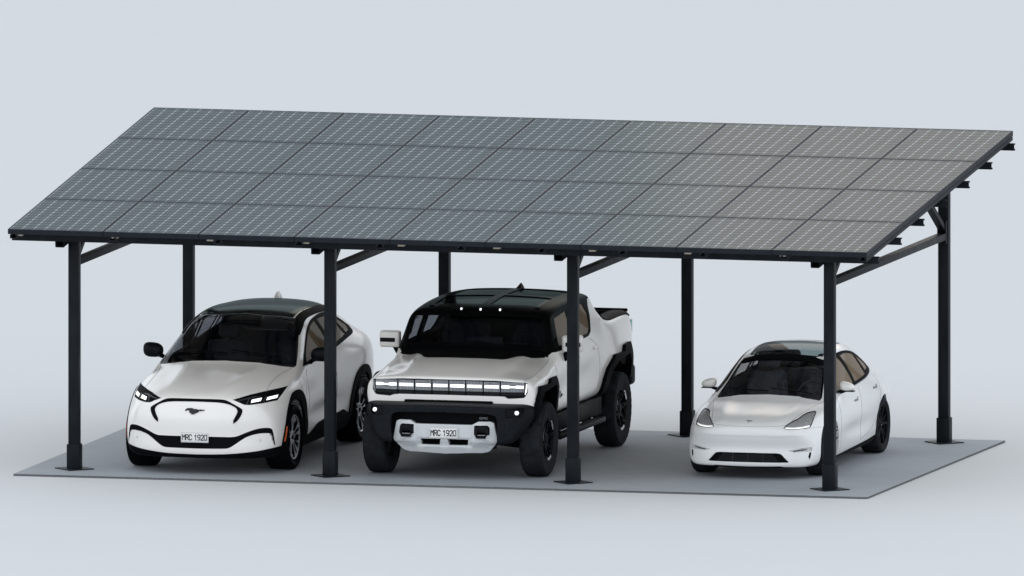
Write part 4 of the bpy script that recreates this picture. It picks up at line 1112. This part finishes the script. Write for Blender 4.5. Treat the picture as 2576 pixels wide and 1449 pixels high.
    for s in (1, -1):
        pl = [(s*x, z) for x, z in fog]
        cut(K, pl, 'y', 'fog_lamp_pocket', M['satin'], root, depth=.03, lim=(-2, 2, -1, .6, .3, .95), thr=.02)
        y = K.hit('y', s*.835, .79)[0].y
        bm = bmesh.new(); bmesh.ops.create_cone(bm, cap_ends=True, segments=32, radius1=.022, radius2=.022, depth=.02, matrix=Matrix.Translation((s*.838, y+.012, .792)) @ Matrix.Rotation(R(90), 4, 'X')); mk('fog_lamp', bm, M['lamp'], root)
        bm = bmesh.new()
        for k in range(5): box(bm, s*.80-.055, s*.80+.055, y+.018, y+.026, .772+k*.009, .777+k*.009)
        mk('fog_lamp_ribs', bm, M['lamphousing'], root, smooth=False)
    slot = sym([(0, .893), (.50, .893), (.535, .872), (.56, .862), (0, .862)])
    bm = bmesh.new(); box(bm, -.52, .52, .25, .34, .868, .905, bev=.01); mk('upper_slot', bm, M['void'], root)
    # maker letters on the void, right of centre
    on = text_polys('GMC', .022, wd=.9, adv=5.6, sx=1.7)
    bm = bmesh.new(); y0 = K.hit('y', .47, .70)[0].y+.11
    y0 = K.hit('y', .47, .70)[0].y+.118
    for i, poly in enumerate(on):
        bm.faces.new([bm.verts.new((.45+a, y0-.004-i*.00005, .722+b)) for a, b in poly])
    bm2 = bm
    mk('maker_letters', bm, M['greymetal'], root, smooth=False)
    # ---- white bumper insert / skid plate
    def plate_y(u, z):
        y = .045+.10*(abs(u)/.6)**2.2
        if z < .46: y += (.46-z)*.55
        if z > .64: y += (z-.64)*.25
        return y
    half = [(0, .650), (.30, .648), (.335, .652), (.40, .688), (.535, .688), (.575, .670), (.588, .60), (.615, .475), (.60, .44), (.50, .335), (.42, .318), (.30, .322), (.16, .312), (0, .308)]
    outline = sym(half)
    holes = []
    for s in (1, -1):
        holes += [[(s*x, z) for x, z in ((.355, .645), (.505, .645), (.53, .62), (.53, .535), (.355, .535))], [(s*x, z) for x, z in ((.040, .482), (.285, .480), (.270, .412), (.055, .412))]]
    bm = bmesh.new(); NX, NZ = 72, 30; g = [[bm.verts.new((-.64+1.28*i/NX, 0, .29+.42*j/NZ)) for i in range(NX+1)] for j in range(NZ+1)]
    for j in range(NZ):
        for i in range(NX): bm.faces.new((g[j][i], g[j][i+1], g[j+1][i+1], g[j+1][i]))
    fs = cut_faces(bm, outline, 'y', lambda q: True); nb = extract(bm, fs); bm.free()
    for h in holes: bmesh.ops.delete(nb, geom=cut_faces(nb, h, 'y', lambda q: True), context='FACES')
    for v in nb.verts:
        u, z = v.co.x, v.co.z; y = plate_y(u, z); a = abs(u)
        # towers stand proud of the middle; sculpted ribs at the foot
        t = min(1, max(0, (a-.31)/.03)); y -= .028*t*(1 if z > .44 else max(0, 1-(.44-z)/.06))
        if z < .42: y -= .022*max(0, math.cos(u*22))*min(1, (.42-z)/.05)
        if .40 < z < .50 and a < .31: y += .012
        v.co.y = y
    def solid(nv, dy):
        nv.normal_update(); base = list(nv.verts); bf = list(nv.faces); om = {v: nv.verts.new(v.co+Vector((0, dy, 0))) for v in base}
        be = [ed for ed in nv.edges if len(ed.link_faces) == 1]
        for fc in bf: nv.faces.new([om[v] for v in reversed(fc.verts)])
        for ed in be: a, b = ed.verts; nv.faces.new((a, b, om[b], om[a]))
        bmesh.ops.recalc_face_normals(nv, faces=nv.faces)
    solid(nb, .07)
    mk('bumper_insert', nb, M['insert'], root, sharp=25)
    bm = bmesh.new()
    G = [(u, z) for u in (-.5, .5) for z in (.4, .6)]
    box(bm, -.56, .56, .26, .30, .36, .66); mk('insert_backing', bm, M['void'], root, smooth=False)
    for s in (1, -1):
        u = s*.443; y = plate_y(u, .58)
        bm = bmesh.new(); box(bm, u-.055, u+.055, y-.05, y+.10, .565, .635, bev=.012); mk('hook_mount', bm, M['satin'], root)
        bm = bmesh.new(); tube(bm, [(u-.062, y-.02, .62), (u-.066, y-.05, .55), (u-.05, y-.06, .515), (u+.05, y-.06, .515), (u+.066, y-.05, .55), (u+.062, y-.02, .62)], .019, n=10); mk('tow_hook', bm, M['satin'], root)
        bm = bmesh.new(); yy = plate_y(s*.45, .455)-.031
        for zz in (.44, .468): box(bm, s*.45-.075, s*.45+.075, yy, yy+.006, zz, zz+.0015)
        mk('cover_seam', bm, M['gap'], root, smooth=False)
    licence_plate(root, 0, .028, .553, .335, .122)
    # ---- arch flares and wheel openings
    fro = [(.36, .88), (.50, 1.075), (.86, 1.065), (.96, 1.125), (1.16, 1.125), (1.30, .98), (1.36, .62)]
    fri = [(1.26, .62), (1.21, .93), (1.12, 1.03), (.60, .99), (.50, .86), (.48, .62)]
    front_fl = fro+fri+[(.38, .62)]
    rro = [(3.18, .63), (3.40, .66), (3.62, .95), (3.86, 1.09), (4.22, 1.09), (4.30, 1.16), (4.56, 1.17), (4.70, 1.0), (4.82, .74)]
    rri = [(4.70, .74), (4.60, .95), (4.46, 1.05), (3.93, 1.0), (3.78, .93), (3.60, .63)]
    rear_fl = rro+rri
    for s in (1, -1):
        L = lambda a, b: (.55 if s > 0 else -2, 2 if s > 0 else -.55, a, b, -.1, 1.3)
        cut(B, fri+[(.48, .2), (1.26, .2)], 'x', 'w', None, root, depth=.35, lim=L(.1, 2), side=s, thr=.05, keep=False, rim=False)
        cut(B, rri+[(3.60, .3), (4.70, .3)], 'x', 'w', None, root, depth=.35, lim=L(3, 5), side=s, thr=.05, keep=False, rim=False)
        decal(B, front_fl, 'x', 'arch_flare', M['black'], root, off=.004, thick=.075, push=(s*.04, 0, 0), lim=L(-1, 2), side=s, thr=.05, sharp=30)
        decal(B, rear_fl, 'x', 'arch_flare', M['black'], root, off=.004, thick=.075, push=(s*.04, 0, 0), lim=L(3, 6), side=s, thr=.05, sharp=30)
        wheel(root, s*.925, .81, .43, .27, 'truck', s)
        wheel(root, s*.925, 4.17, .43, .27, 'truck', s)
        for ax in (.81, 4.17):     # liner drum over the wheel
            bm = bmesh.new(); pr = []
            for k in range(13):
                a = math.pi*k/12; pr.append((ax+(.50 if ax > 2 else .42)*math.cos(a)+.02, .50+.53*math.sin(a)))
            A = [bm.verts.new((s*.955, y, z)) for y, z in pr]; Bv = [bm.verts.new((s*.62, y, z)) for y, z in pr]
            for j in range(12): bm.faces.new((A[j], Bv[j], Bv[j+1], A[j+1]))
            bm.faces.new(Bv); mk('wheel_housing', bm, M['void'], root)
        # rocker and step
        bm = bmesh.new(); box(bm, s*.84-.10, s*.84+.10, 1.30, 3.66, .42, .635, bev=.02); box(bm, s*.98-.06, s*.98+.06, 1.40, 3.45, .36, .42, bev=.015)
        for y in (1.7, 2.4, 3.1): box(bm, s*.90-.05, s*.90+.05, y-.03, y+.03, .37, .46)
        mk('rock_slider', bm, M['satin'], root)
        seam(B, smooth_poly([(1.36, .66), (1.40, .9), (1.42, 1.22)], 3, closed=False), 'x', root, side=s)
        seam(B, [(2.46, .64), (2.47, 1.34)], 'x', root, side=s)
        seam(B, smooth_poly([(3.0, 1.36), (3.20, 1.30), (3.34, 1.15), (3.40, .95), (3.30, .75), (3.1, .65)], 3, closed=False), 'x', root, side=s)
        seam(B, [(s*x, y) for x, y in smooth_poly([(.885, .30), (.875, .42), (.90, .70), (.905, 1.05), (.89, 1.40)], 3, closed=False)], 'z', root)
        for v in (2.32, 3.20):
            p, n = B.hit('x', v, 1.235, s)
            bm = bmesh.new(); box(bm, p.x-.012, p.x+.022 if s > 0 else p.x+.012, v-.10, v+.08, 1.215, 1.255, bev=.010) if s > 0 else box(bm, p.x-.022, p.x+.012, v-.10, v+.08, 1.215, 1.255, bev=.010)
            mk('door_handle', bm, M['paint'], root)
        # bed rail caps
        capx = [(s*.74, 3.84), (s*.905, 3.84), (s*.925, 4.1), (s*.925, 4.98), (s*.74, 4.98)]
        decal(B, capx, 'z', 'bed_rail_cap', M['black'], root, off=.014, thick=.03, lim=(-2, 2, 3.78, 5.0, 1.415, 1.56), thr=.3)
        # mirror
        bm = bmesh.new(); box(bm, s*1.075-.118, s*1.075+.118, 1.72, 1.84, 1.335, 1.525, bev=.028, seg=3); m_ = mk('mirror', bm, M['paint'], root)
        bm = bmesh.new(); box(bm, s*1.095-.088, s*1.095+.088, 1.708, 1.725, 1.398, 1.445, bev=.005); mk('mirror_insert', bm, M['satin'], m_)
        bm = bmesh.new(); box(bm, s*1.065-.128, s*1.065+.10, 1.80, 1.86, 1.345, 1.515, bev=.02); mk('mirror_back', bm, M['satin'], m_)
        bm = bmesh.new(); tube(bm, [(s*.93, 1.85, 1.23), (s*.98, 1.82, 1.27), (s*1.03, 1.80, 1.36)], [.05, .04, .035], n=8); mk('mirror_arm', bm, M['black'], root)
        # H badge on the fender/door
        hb = stroke_polys(GL['H'], 1.3); hb = [[((x-2)*.0115*.8, (z-3)*.0115) for x, z in p] for p in hb]
        on_surface(B, [[(a*1.0, b) for a, b in p] for p in hb], 'x', (1.62, .86), 'side_badge', M['greymetal'], root, side=s, thick=.006)
        ev = [[(x*.55, z*.55) for x, z in p] for p in text_polys('EV', .045, wd=1.4, adv=5.2)]
        on_surface(B, ev if s > 0 else [[(-a, b) for a, b in p] for p in ev], 'x', (1.70, .845), 'side_badge_letters', M['satin'], root, side=s, thick=.006)
    # ---- bed
    bedp = sym([(0, 3.80), (.72, 3.80), (.74, 3.86), (.74, 4.86), (0, 4.86)])
    cut(B, bedp, 'z', 'bed_floor', M['black'], root, depth=.50, lim=(-2, 2, 3.76, 5, 1.3, 1.7), thr=.2, rim=False)
    bm = bmesh.new()
    for x0, x1, y0, y1 in ((-.78, -.74, 3.79, 4.90), (.74, .78, 3.79, 4.90), (-.74, .74, 3.77, 3.80), (-.74, .74, 4.86, 4.90)): box(bm, x0, x1, y0, y1, .94, 1.474)
    mk('bed_walls', bm, M['black'], root, smooth=False)
    bm = bmesh.new(); box(bm, -.90, .90, 4.93, 4.99, 1.462, 1.50, bev=.01); mk('tailgate_cap', bm, M['black'], root)
    bm = bmesh.new(); box(bm, -.97, .97, 4.86, 5.10, .62, .86, bev=.05, seg=3); mk('rear_bumper', bm, M['satin'], root)
    for s in (1, -1):
        bm = bmesh.new(); box(bm, s*.935-.02, s*.935+.02, 4.90, 4.99, 1.22, 1.38, bev=.008); mk('tail_lamp', bm, mat('tail_lens', (.03, .30, .26), .2, noise=(9, .1, (1, 1, 1)), coat=.5), root)
    # ---- cabin and chassis
    liner(C, root, 1.72, 1.58, 3.65, inset=.03, zmin=1.35)
    liner(B, root, 1.38, 1.52, 3.45, inset=.03, zmin=.65, name='door_lining')
    seat(root, -.42, 2.45, .92, h=.66, wd=.54); seat(root, .42, 2.45, .92, h=.66, wd=.54); seat(root, 0, 3.15, .92, wd=1.3, h=.60, bench=True)
    bm = bmesh.new(); box(bm, -.80, .80, 1.60, 1.98, 1.05, 1.36, bev=.05); box(bm, -.2, .2, 1.93, 2.0, 1.30, 1.46, bev=.01); mk('dashboard', bm, M['cabin'], root)
    steering(root, .42, 2.10, 1.33)
    bm = bmesh.new(); box(bm, -.85, .85, 1.5, 3.5, .68, .74); box(bm, -.75, .75, 3.62, 3.68, .7, 1.66); mk('cabin_floor', bm, M['void'], root)
    bm = bmesh.new(); box(bm, -.50, .50, .3, 4.8, .46, .62); box(bm, -.62, .62, .25, .6, .50, .84); tube(bm, [(-.85, .81, .43), (.85, .81, .43)], .05); tube(bm, [(-.85, 4.17, .43), (.85, 4.17, .43)], .06)
    for s in (1, -1): tube(bm, [(s*.3, .55, .42), (s*.80, .78, .34)], .028); tube(bm, [(s*.3, 1.1, .42), (s*.80, .85, .34)], .028)
    mk('chassis', bm, M['void'], root)
    bm = bmesh.new()
    for x0, x1 in ((-.68, -.05), (.02, .66)):
        P = [Vector((x0+(x1-x0)*t/8, 1.50+.012*t/8, 1.425+.0)) for t in range(9)]; tube(bm, P, .009, n=6)
    mk('wipers', bm, M['black'], root)
    mk('cab', C.bm, M['cab'], root, sharp=35, inv=False)
    mk_body('body', B, M['paint'], root)
    mk('front_bumper', K.bm, M['bumper'], root, sharp=32, inv=False)
    return root
build_pickup()

# ------------------------------------------------------------------ car C: small white electric car, clear glass, dark wheels
def build_compact():
    root = empty('compact_electric_car', (8.28, 1.48, 0), 'smallest white car, smooth nose without plate, glass roof and dark wheels, at the right', 'car')
    st = [
     (0.00, [(0, .585), (.20, .58), (.40, .565), (.54, .535)], [(.62, .49), (.67, .43), (.70, .36), (.71, .28), (.70, .205), (.66, .15)]),
     (0.06, [(0, .655), (.20, .65), (.41, .635), (.56, .61)], [(.65, .56), (.71, .49), (.745, .40), (.755, .30), (.745, .205), (.69, .135)]),
     (0.25, [(0, .712), (.20, .708), (.41, .695), (.57, .685)], [(.665, .66), (.745, .59), (.785, .48), (.795, .34), (.785, .21), (.73, .13)]),
     (0.50, [(0, .752), (.20, .748), (.42, .738), (.58, .742)], [(.675, .73), (.765, .665), (.81, .55), (.82, .40), (.81, .24), (.75, .13)]),
     (0.80, [(0, .80), (.20, .795), (.43, .785), (.60, .79)], [(.69, .785), (.775, .72), (.82, .60), (.83, .43), (.815, .25), (.76, .13)]),
     (1.00, [(0, .855), (.20, .85), (.45, .835), (.62, .815)], [(.705, .80), (.775, .74), (.81, .62), (.82, .44), (.805, .25), (.75, .13)]),
     (1.35, [(0, 1.07), (.20, 1.067), (.43, 1.05), (.60, 1.00)], [(.705, .89), (.775, .79), (.805, .65), (.815, .45), (.80, .25), (.75, .13)]),
     (1.70, [(0, 1.255), (.20, 1.252), (.40, 1.24), (.55, 1.20)], [(.665, 1.04), (.77, .83), (.80, .68), (.81, .46), (.795, .26), (.75, .13)]),
     (2.10, [(0, 1.345), (.20, 1.343), (.385, 1.332), (.525, 1.295)], [(.645, 1.12), (.765, .86), (.80, .70), (.81, .47), (.795, .26), (.75, .13)]),
     (2.60, [(0, 1.35), (.20, 1.347), (.375, 1.335), (.505, 1.29)], [(.63, 1.12), (.76, .885), (.795, .72), (.805, .49), (.795, .27), (.75, .13)]),
     (3.05, [(0, 1.295), (.20, 1.29), (.355, 1.27), (.47, 1.215)], [(.59, 1.06), (.735, .90), (.785, .77), (.80, .56), (.79, .30), (.74, .14)]),
     (3.40, [(0, 1.15), (.20, 1.145), (.34, 1.12), (.44, 1.07)], [(.55, .97), (.685, .88), (.745, .77), (.77, .60), (.765, .35), (.71, .16)]),
     (3.72, [(0, .99), (.20, .985), (.35, .97), (.47, .945)], [(.56, .905), (.64, .84), (.69, .73), (.71, .58), (.70, .37), (.65, .20)]),
     (3.93, [(0, .93), (.20, .927), (.36, .915), (.49, .89)], [(.585, .86), (.655, .79), (.695, .68), (.71, .54), (.70, .38), (.65, .25)]),
     (4.00, [(0, .86), (.20, .857), (.36, .845), (.47, .82)], [(.55, .78), (.61, .71), (.64, .62), (.65, .52), (.64, .40), (.60, .30)]),
    ]
    def deform(x, y, z):
        a = abs(x)
        if y < 1.0: y += .235*(a/.78)**2.7*(1-max(0, y)/1.0)**1.3
        if y < .5 and z < .5:      # undercut below the nose, chin forward again
            y += .035*math.exp(-((z-.36)/.10)**2)*math.exp(-(y/.25)**2) if y > -1 else 0
        if .1 < y < 1.2 and z > .6:
            d = a-(.33+.12*y); z += .010*math.exp(-(d/.09)**2)
        for yc, zc, am in ((.72, .66, .016), (3.22, .72, .022)):
            g = math.exp(-((y-yc)/.38)**2-((z-zc)/.14)**2)
            if a > .5: x += math.copysign(am*g, x)
        g = math.exp(-((y-2.0)/.8)**2-((z-.42)/.11)**2)
        if a > .6: x -= math.copysign(.022*g, x)
        return (x, y, z)
    B = Body(st, deform=deform)
    BODIES['C'] = (B, root)
    # glass
    ws = sym([(0, .875), (.35, .862), (.60, .826), (.615, .845), (.56, 1.0), (.515, 1.15), (.48, 1.20), (.30, 1.232), (0, 1.243)])
    cut(B, ws, 'y', 'windscreen', M['dark_tint'], root, depth=.004, lim=(-2, 2, .8, 1.9, .75, 1.4), thr=.05, thick=0)
    rf = sym([(0, 1.735), (.36, 1.745), (.43, 1.80), (.42, 2.45), (0, 2.50)])
    rr = sym([(0, 2.58), (.41, 2.56), (.37, 3.10), (.33, 3.55), (0, 3.62)])
    cut(B, rf, 'z', 'glass_roof', M['roof_tint'], root, depth=.003, lim=(-2, 2, 1.5, 3.8, .95, 1.5), thr=.15, thick=0)
    cut(B, rr, 'z', 'rear_window', M['roof_tint'], root, depth=.003, lim=(-2, 2, 1.5, 3.8, .95, 1.5), thr=.15, thick=0)
    # black frame bands around the glass
    band = sym([(0, 1.21), (.30, 1.20), (.46, 1.165), (.50, 1.17), (.48, 1.205), (.30, 1.25), (0, 1.268)])
    edge = [(.615, .845), (.57, 1.0), (.515, 1.15), (.49, 1.14), (.545, .99), (.588, .85), (.59, .828), (.605, .826)]
    for s in (1, -1): decal(B, [(s*x, z) for x, z in edge], 'y', 'windscreen_border', M['black'], root, off=-.006, thick=.004, lim=(-2, 2, .8, 1.9, .75, 1.4), thr=.05)
    decal(B, band, 'y', 'header_band', M['black'], root, off=.003, thick=.012, lim=(-2, 2, .8, 1.95, .75, 1.4), thr=.02)
    wf = smooth_poly([(1.26, .89), (1.46, 1.035), (1.74, 1.165), (1.98, 1.225), (2.03, .925)], 4, corners=(0, 3, 4))
    wr = smooth_poly([(2.11, .93), (2.08, 1.228), (2.36, 1.23), (2.64, 1.19), (2.67, .96)], 4, corners=(0, 1, 3, 4))
    wq = [(2.75, .992), (2.72, 1.165), (2.90, 1.105), (3.02, 1.045), (2.96, 1.005)]
    sur = smooth_poly([(1.15, .87), (1.42, 1.035), (1.72, 1.18), (2.0, 1.25), (2.35, 1.255), (2.7, 1.21), (2.95, 1.13), (3.12, 1.045), (3.06, .985), (2.7, .935), (2.2, .905), (1.6, .88)], 4, corners=(0, 7))
    for s in (1, -1):
        decal(B, sur, 'x', 'window_surround', M['black'], root, off=.004, thick=.004, lim=(-2, 2, 1, 3.6, .8, 1.3), side=s, thr=.1, holes=[wf, wr, wq])
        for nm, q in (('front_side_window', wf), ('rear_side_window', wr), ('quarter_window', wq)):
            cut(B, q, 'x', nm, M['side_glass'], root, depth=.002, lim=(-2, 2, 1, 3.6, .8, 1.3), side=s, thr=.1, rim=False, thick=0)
        trim = [(p[0], p[1]) for p in sur if p[1] < 1.0 and p[0] > 1.2]
        seam(B, sorted([(y, z-.004) for y, z in trim]), 'x', root, side=s, r=.006, name='window_trim', m=M['greymetal'], steps=3)
    # lamps
    hl = C_HL; drl = C_DRL
    for s in (1, -1):
        P = [(s*x, z) for x, z in hl]
        cut(B, P, 'y', 'headlight', M['lamp_clear'], root, depth=.022, lim=(-2, 2, -.5, 1.0, .4, .85), thr=.02)
        decal(B, P, 'y', 'headlight_lens', M['lens'], root, off=.0, thick=.003, lim=(-2, 2, -.5, 1.0, .4, .85), thr=.02)
        decal(B, P, 'y', 'headlight_seal', M['black'], root, off=.0015, thick=.010, lim=(-2, 2, -.5, 1.0, .4, .85), thr=.02, holes=[[(s*x, z) for x, z in inset(hl, .005)]])
        decal(B, [(s*x, z) for x, z in drl], 'y', 'daytime_lamp', M['lamp'], root, off=-.004, thick=.006, lim=(-2, 2, -.5, 1.0, .4, .85), thr=.02)
        for k, q in enumerate(C_REF): decal(B, [(s*x, z) for x, z in q], 'y', 'lamp_reflector', M['silver'] if k % 2 == 0 else M['greymetal'], root, off=-.014, thick=.004, lim=(-2, 2, -.5, 1.0, .4, .85), thr=.02)
        F = [(s*x, z) for x, z in C_FOG]
        cut(B, F, 'y', 'fog_lamp', M['lamp_clear'], root, depth=.012, lim=(-2, 2, -.5, 1.0, .1, .5), thr=.02)
        decal(B, [(s*x, z) for x, z in C_FOGBAR], 'y', 'fog_lamp_bar', M['satin'], root, off=-.004, thick=.004, lim=(-2, 2, -.5, 1.0, .1, .5), thr=.02)
        decal(B, [(s*x, z) for x, z in C_VENT], 'y', 'side_vent', M['void'], root, off=.001, thick=.004, lim=(-2, 2, -.5, 1.0, .1, .5), thr=.02)
    cut(B, sym(C_GRI), 'y', 'lower_grille', M['void'], root, depth=.03, lim=(-2, 2, -.5, 1.0, .1, .5), thr=.02)
    bm = bmesh.new()
    for k in range(7):
        z = .215+k*.012; y = B.hit('y', 0, z)[0].y+.024; x = .36-.010*k
        box(bm, -x, x, y-.003, y+.006, z-.0015, z+.0015)
    for u in (-.18, 0, .18): box(bm, u-.003, u+.003, .035, .045, .20, .30)
    mk('grille_bars', bm, M['lampfin'], root, smooth=False)
    lipd = sym([(0, .150), (.38, .158), (.42, .148), (.66, .140), (1.0, .155), (1.0, .05), (0, .05)])
    decal(B, lipd, 'y', 'front_lip', M['black'], root, off=.004, thick=.01, lim=(-2, 2, -.5, .55, .05, .3), thr=.0)
    # T emblem
    T = [[(-.038, .018), (-.030, .024), (0, .027), (.030, .024), (.038, .018), (.030, .016), (.012, .019), (.006, .012), (0, -.026), (-.006, .012), (-.012, .019), (-.030, .016)]]
    on_surface(B, T, 'y', (0, .655), 'nose_emblem', M['greymetal'], root, thick=.004)
    # shut lines
    seam(B, smooth_poly([(-.47, .645), (-.43, .625), (-.28, .612), (0, .608), (.28, .612), (.43, .625), (.47, .645)], 3, closed=False), 'y', root, r=.0016)
    for s in (1, -1):
        seam(B, [(s*x, y) for x, y in smooth_poly([(.47, .22), (.52, .45), (.60, .80), (.655, 1.0)], 3, closed=False)], 'z', root, r=.0016)
        seam(B, [(s*.62, .575), (s*.72, .585), (s*.77, .58)], 'y', root, r=.0014)
        seam(B, smooth_poly([(1.18, .22), (1.19, .5), (1.20, .70), (1.26, .84)], 3, closed=False), 'x', root, side=s, r=.0016)
        seam(B, smooth_poly([(2.14, .26), (2.16, .55), (2.16, .88)], 3, closed=False), 'x', root, side=s, r=.0016)
        seam(B, smooth_poly([(2.16, .26), (2.75, .38), (3.0, .62), (3.06, .92)], 3, closed=False), 'x', root, side=s, r=.0016)
        for yc, rr, nm in ((.72, .352, 'f'), (3.22, .36, 'r')):
            arch = [(yc+rr*math.cos(a), .315+rr*math.sin(a)) for a in [math.pi*k/24 for k in range(25)]]+[(yc-rr, 0), (yc+rr, 0)]
            lm = (.55 if s > 0 else -2, 2 if s > 0 else -.55, .30 if nm == 'f' else 2.5, 6, -.1, .9)
            cut(B, arch, 'x', 'w', None, root, depth=.03, lim=lm, side=s, thr=.15, keep=False)
            bm = bmesh.new(); pr = [(yc+(rr+.006)*math.cos(math.pi*k/16), .315+(rr+.006)*math.sin(math.pi*k/16)) for k in range(17)]
            A = [bm.verts.new((s*.735, y, z)) for y, z in pr]; Bv = [bm.verts.new((s*.50, y, z)) for y, z in pr]
            for j in range(16): bm.faces.new((A[j], Bv[j], Bv[j+1], A[j+1]))
            bm.faces.new(Bv); mk('wheel_housing', bm, M['void'], root)
            wheel(root, s*.672, yc, .318, .24, 'sport', s)
        sill = [(1.09, .10), (1.10, .185), (1.8, .205), (2.5, .225), (2.84, .245), (2.84, .10)]
        decal(B, sill, 'x', 'sill_trim', M['black'], root, off=.004, thick=.01, lim=(-2, 2, 1, 3, .08, .4), side=s, thr=.02)
        for v, z in ((1.95, .735), (2.84, .79)):
            on_surface(B, [[(-.085, .012), (.06, .014), (.075, .035), (.085, .035), (.085, -.004), (.07, -.012), (-.08, -.010)]], 'x', (v, z), 'door_handle', M['greymetal'], root, side=s, thick=.002)
        # mirror: pointed teardrop on a black foot
        bm = bmesh.new(); bmesh.ops.create_icosphere(bm, subdivisions=3, radius=1)
        for v in bm.verts:
            x, y, z = v.co; x *= s; sq = lambda q, p: math.copysign(abs(q)**p, q)
            v.co = Vector((s*(.815+sq(x, .8)*.088), 1.43+y*.06, .945+sq(z, .7)*.052*(1-.25*x)+.012*(-x)))
        m_ = mk('mirror', bm, M['paint'], root)
        bm = bmesh.new(); box(bm, s*.815-.086, s*.815+.086, 1.385, 1.475, .888, .898, bev=.004); tube(bm, [(s*.70, 1.46, .865), (s*.75, 1.45, .88), (s*.79, 1.44, .892)], [.02, .017, .014]); mk('mirror_foot', bm, M['black'], m_)
    # wipers, cabin
    bm = bmesh.new()
    for x0, x1 in ((-.50, -.02), (.0, .50)):
        P = [B.hit('z', x0+(x1-x0)*t/8, 1.115-.05*t/8)[0]+Vector((0, -.004, .010)) for t in range(9)]
        tube(bm, P, .006, n=6)
    mk('wipers', bm, M['black'], root)
    liner(B, root, 1.30, 1.15, 3.9, inset=.025, zmin=.35, m=M['cabin_light'])
    seat_mat[0] = M['cabin_light']
    seat(root, -.35, 1.98, .50, wd=.42, h=.52); seat(root, .35, 1.98, .50, wd=.42, h=.52); seat(root, 0, 2.72, .52, wd=1.0, h=.46, bench=True)
    bm = bmesh.new(); box(bm, -.62, .62, 1.10, 1.45, .60, .80, bev=.04); box(bm, -.10, .10, 1.46, 1.48, .78, .90, bev=.005); mk('dashboard', bm, M['cabin'], root)
    steering(root, .35, 1.60, .83, r=.16)
    bm = bmesh.new(); box(bm, -.66, .66, 1.1, 3.8, .30, .34); box(bm, -.52, .52, .45, 3.85, .15, .22); box(bm, -.45, .45, .3, 1.1, .22, .60); mk('underbody', bm, M['void'], root)
    mk_body('body', B, M['paint_white'], root)
    return root
def inset(poly, d):
    cx = sum(p[0] for p in poly)/len(poly); out = []; n = len(poly)
    area_ = sum(poly[i][0]*poly[(i+1) % n][1]-poly[(i+1) % n][0]*poly[i][1] for i in range(n))
    sg = 1 if area_ > 0 else -1
    for i in range(n):
        a, b, c = Vector(poly[i-1]), Vector(poly[i]), Vector(poly[(i+1) % n])
        e1, e2 = (b-a).normalized(), (c-b).normalized()
        n1, n2 = Vector((-e1.y, e1.x))*sg, Vector((-e2.y, e2.x))*sg
        m = (n1+n2); m = m/max(.5, m.dot(n1)) if m.length > 1e-6 else n1
        out.append(tuple(b+m*d))
    return out
M['paint_white'] = mat('pure_white_paint', (0.82, 0.815, 0.81), 0.36, 0.0, noise=(1.5, 0.01, (1, 1, 1)), coat=1.0, coat_rough=0.19)
C_HL = smooth_poly([(.412, .598), (.440, .632), (.480, .663), (.520, .684), (.545, .712), (.575, .733), (.620, .742), (.655, .740), (.672, .715), (.680, .66), (.678, .606), (.655, .586), (.515, .576), (.438, .584)], 3)
C_DRL = [(.420, .598), (.436, .604), (.511, .599), (.603, .603), (.664, .614), (.667, .600), (.610, .588), (.515, .582), (.440, .588)]
C_REF = [[(.492, .640), (.523, .645), (.541, .612), (.506, .611)], [(.537, .648), (.567, .654), (.585, .614), (.552, .612)], [(.584, .661), (.606, .670), (.627, .622), (.602, .618)], [(.620, .684), (.641, .693), (.656, .632), (.640, .627)]]
C_FOG = [(.471, .334), (.560, .350), (.617, .362), (.713, .370), (.709, .322), (.617, .318), (.539, .318)]
C_FOGBAR = [(.52, .330), (.60, .344), (.66, .350), (.66, .342), (.60, .334), (.53, .324)]
C_VENT = [(.704, .312), (.702, .270), (.690, .228), (.678, .262), (.687, .312)]
C_GRI = [(0, .308), (.34, .306), (.385, .298), (.475, .206), (.46, .200), (0, .200)]
build_compact()
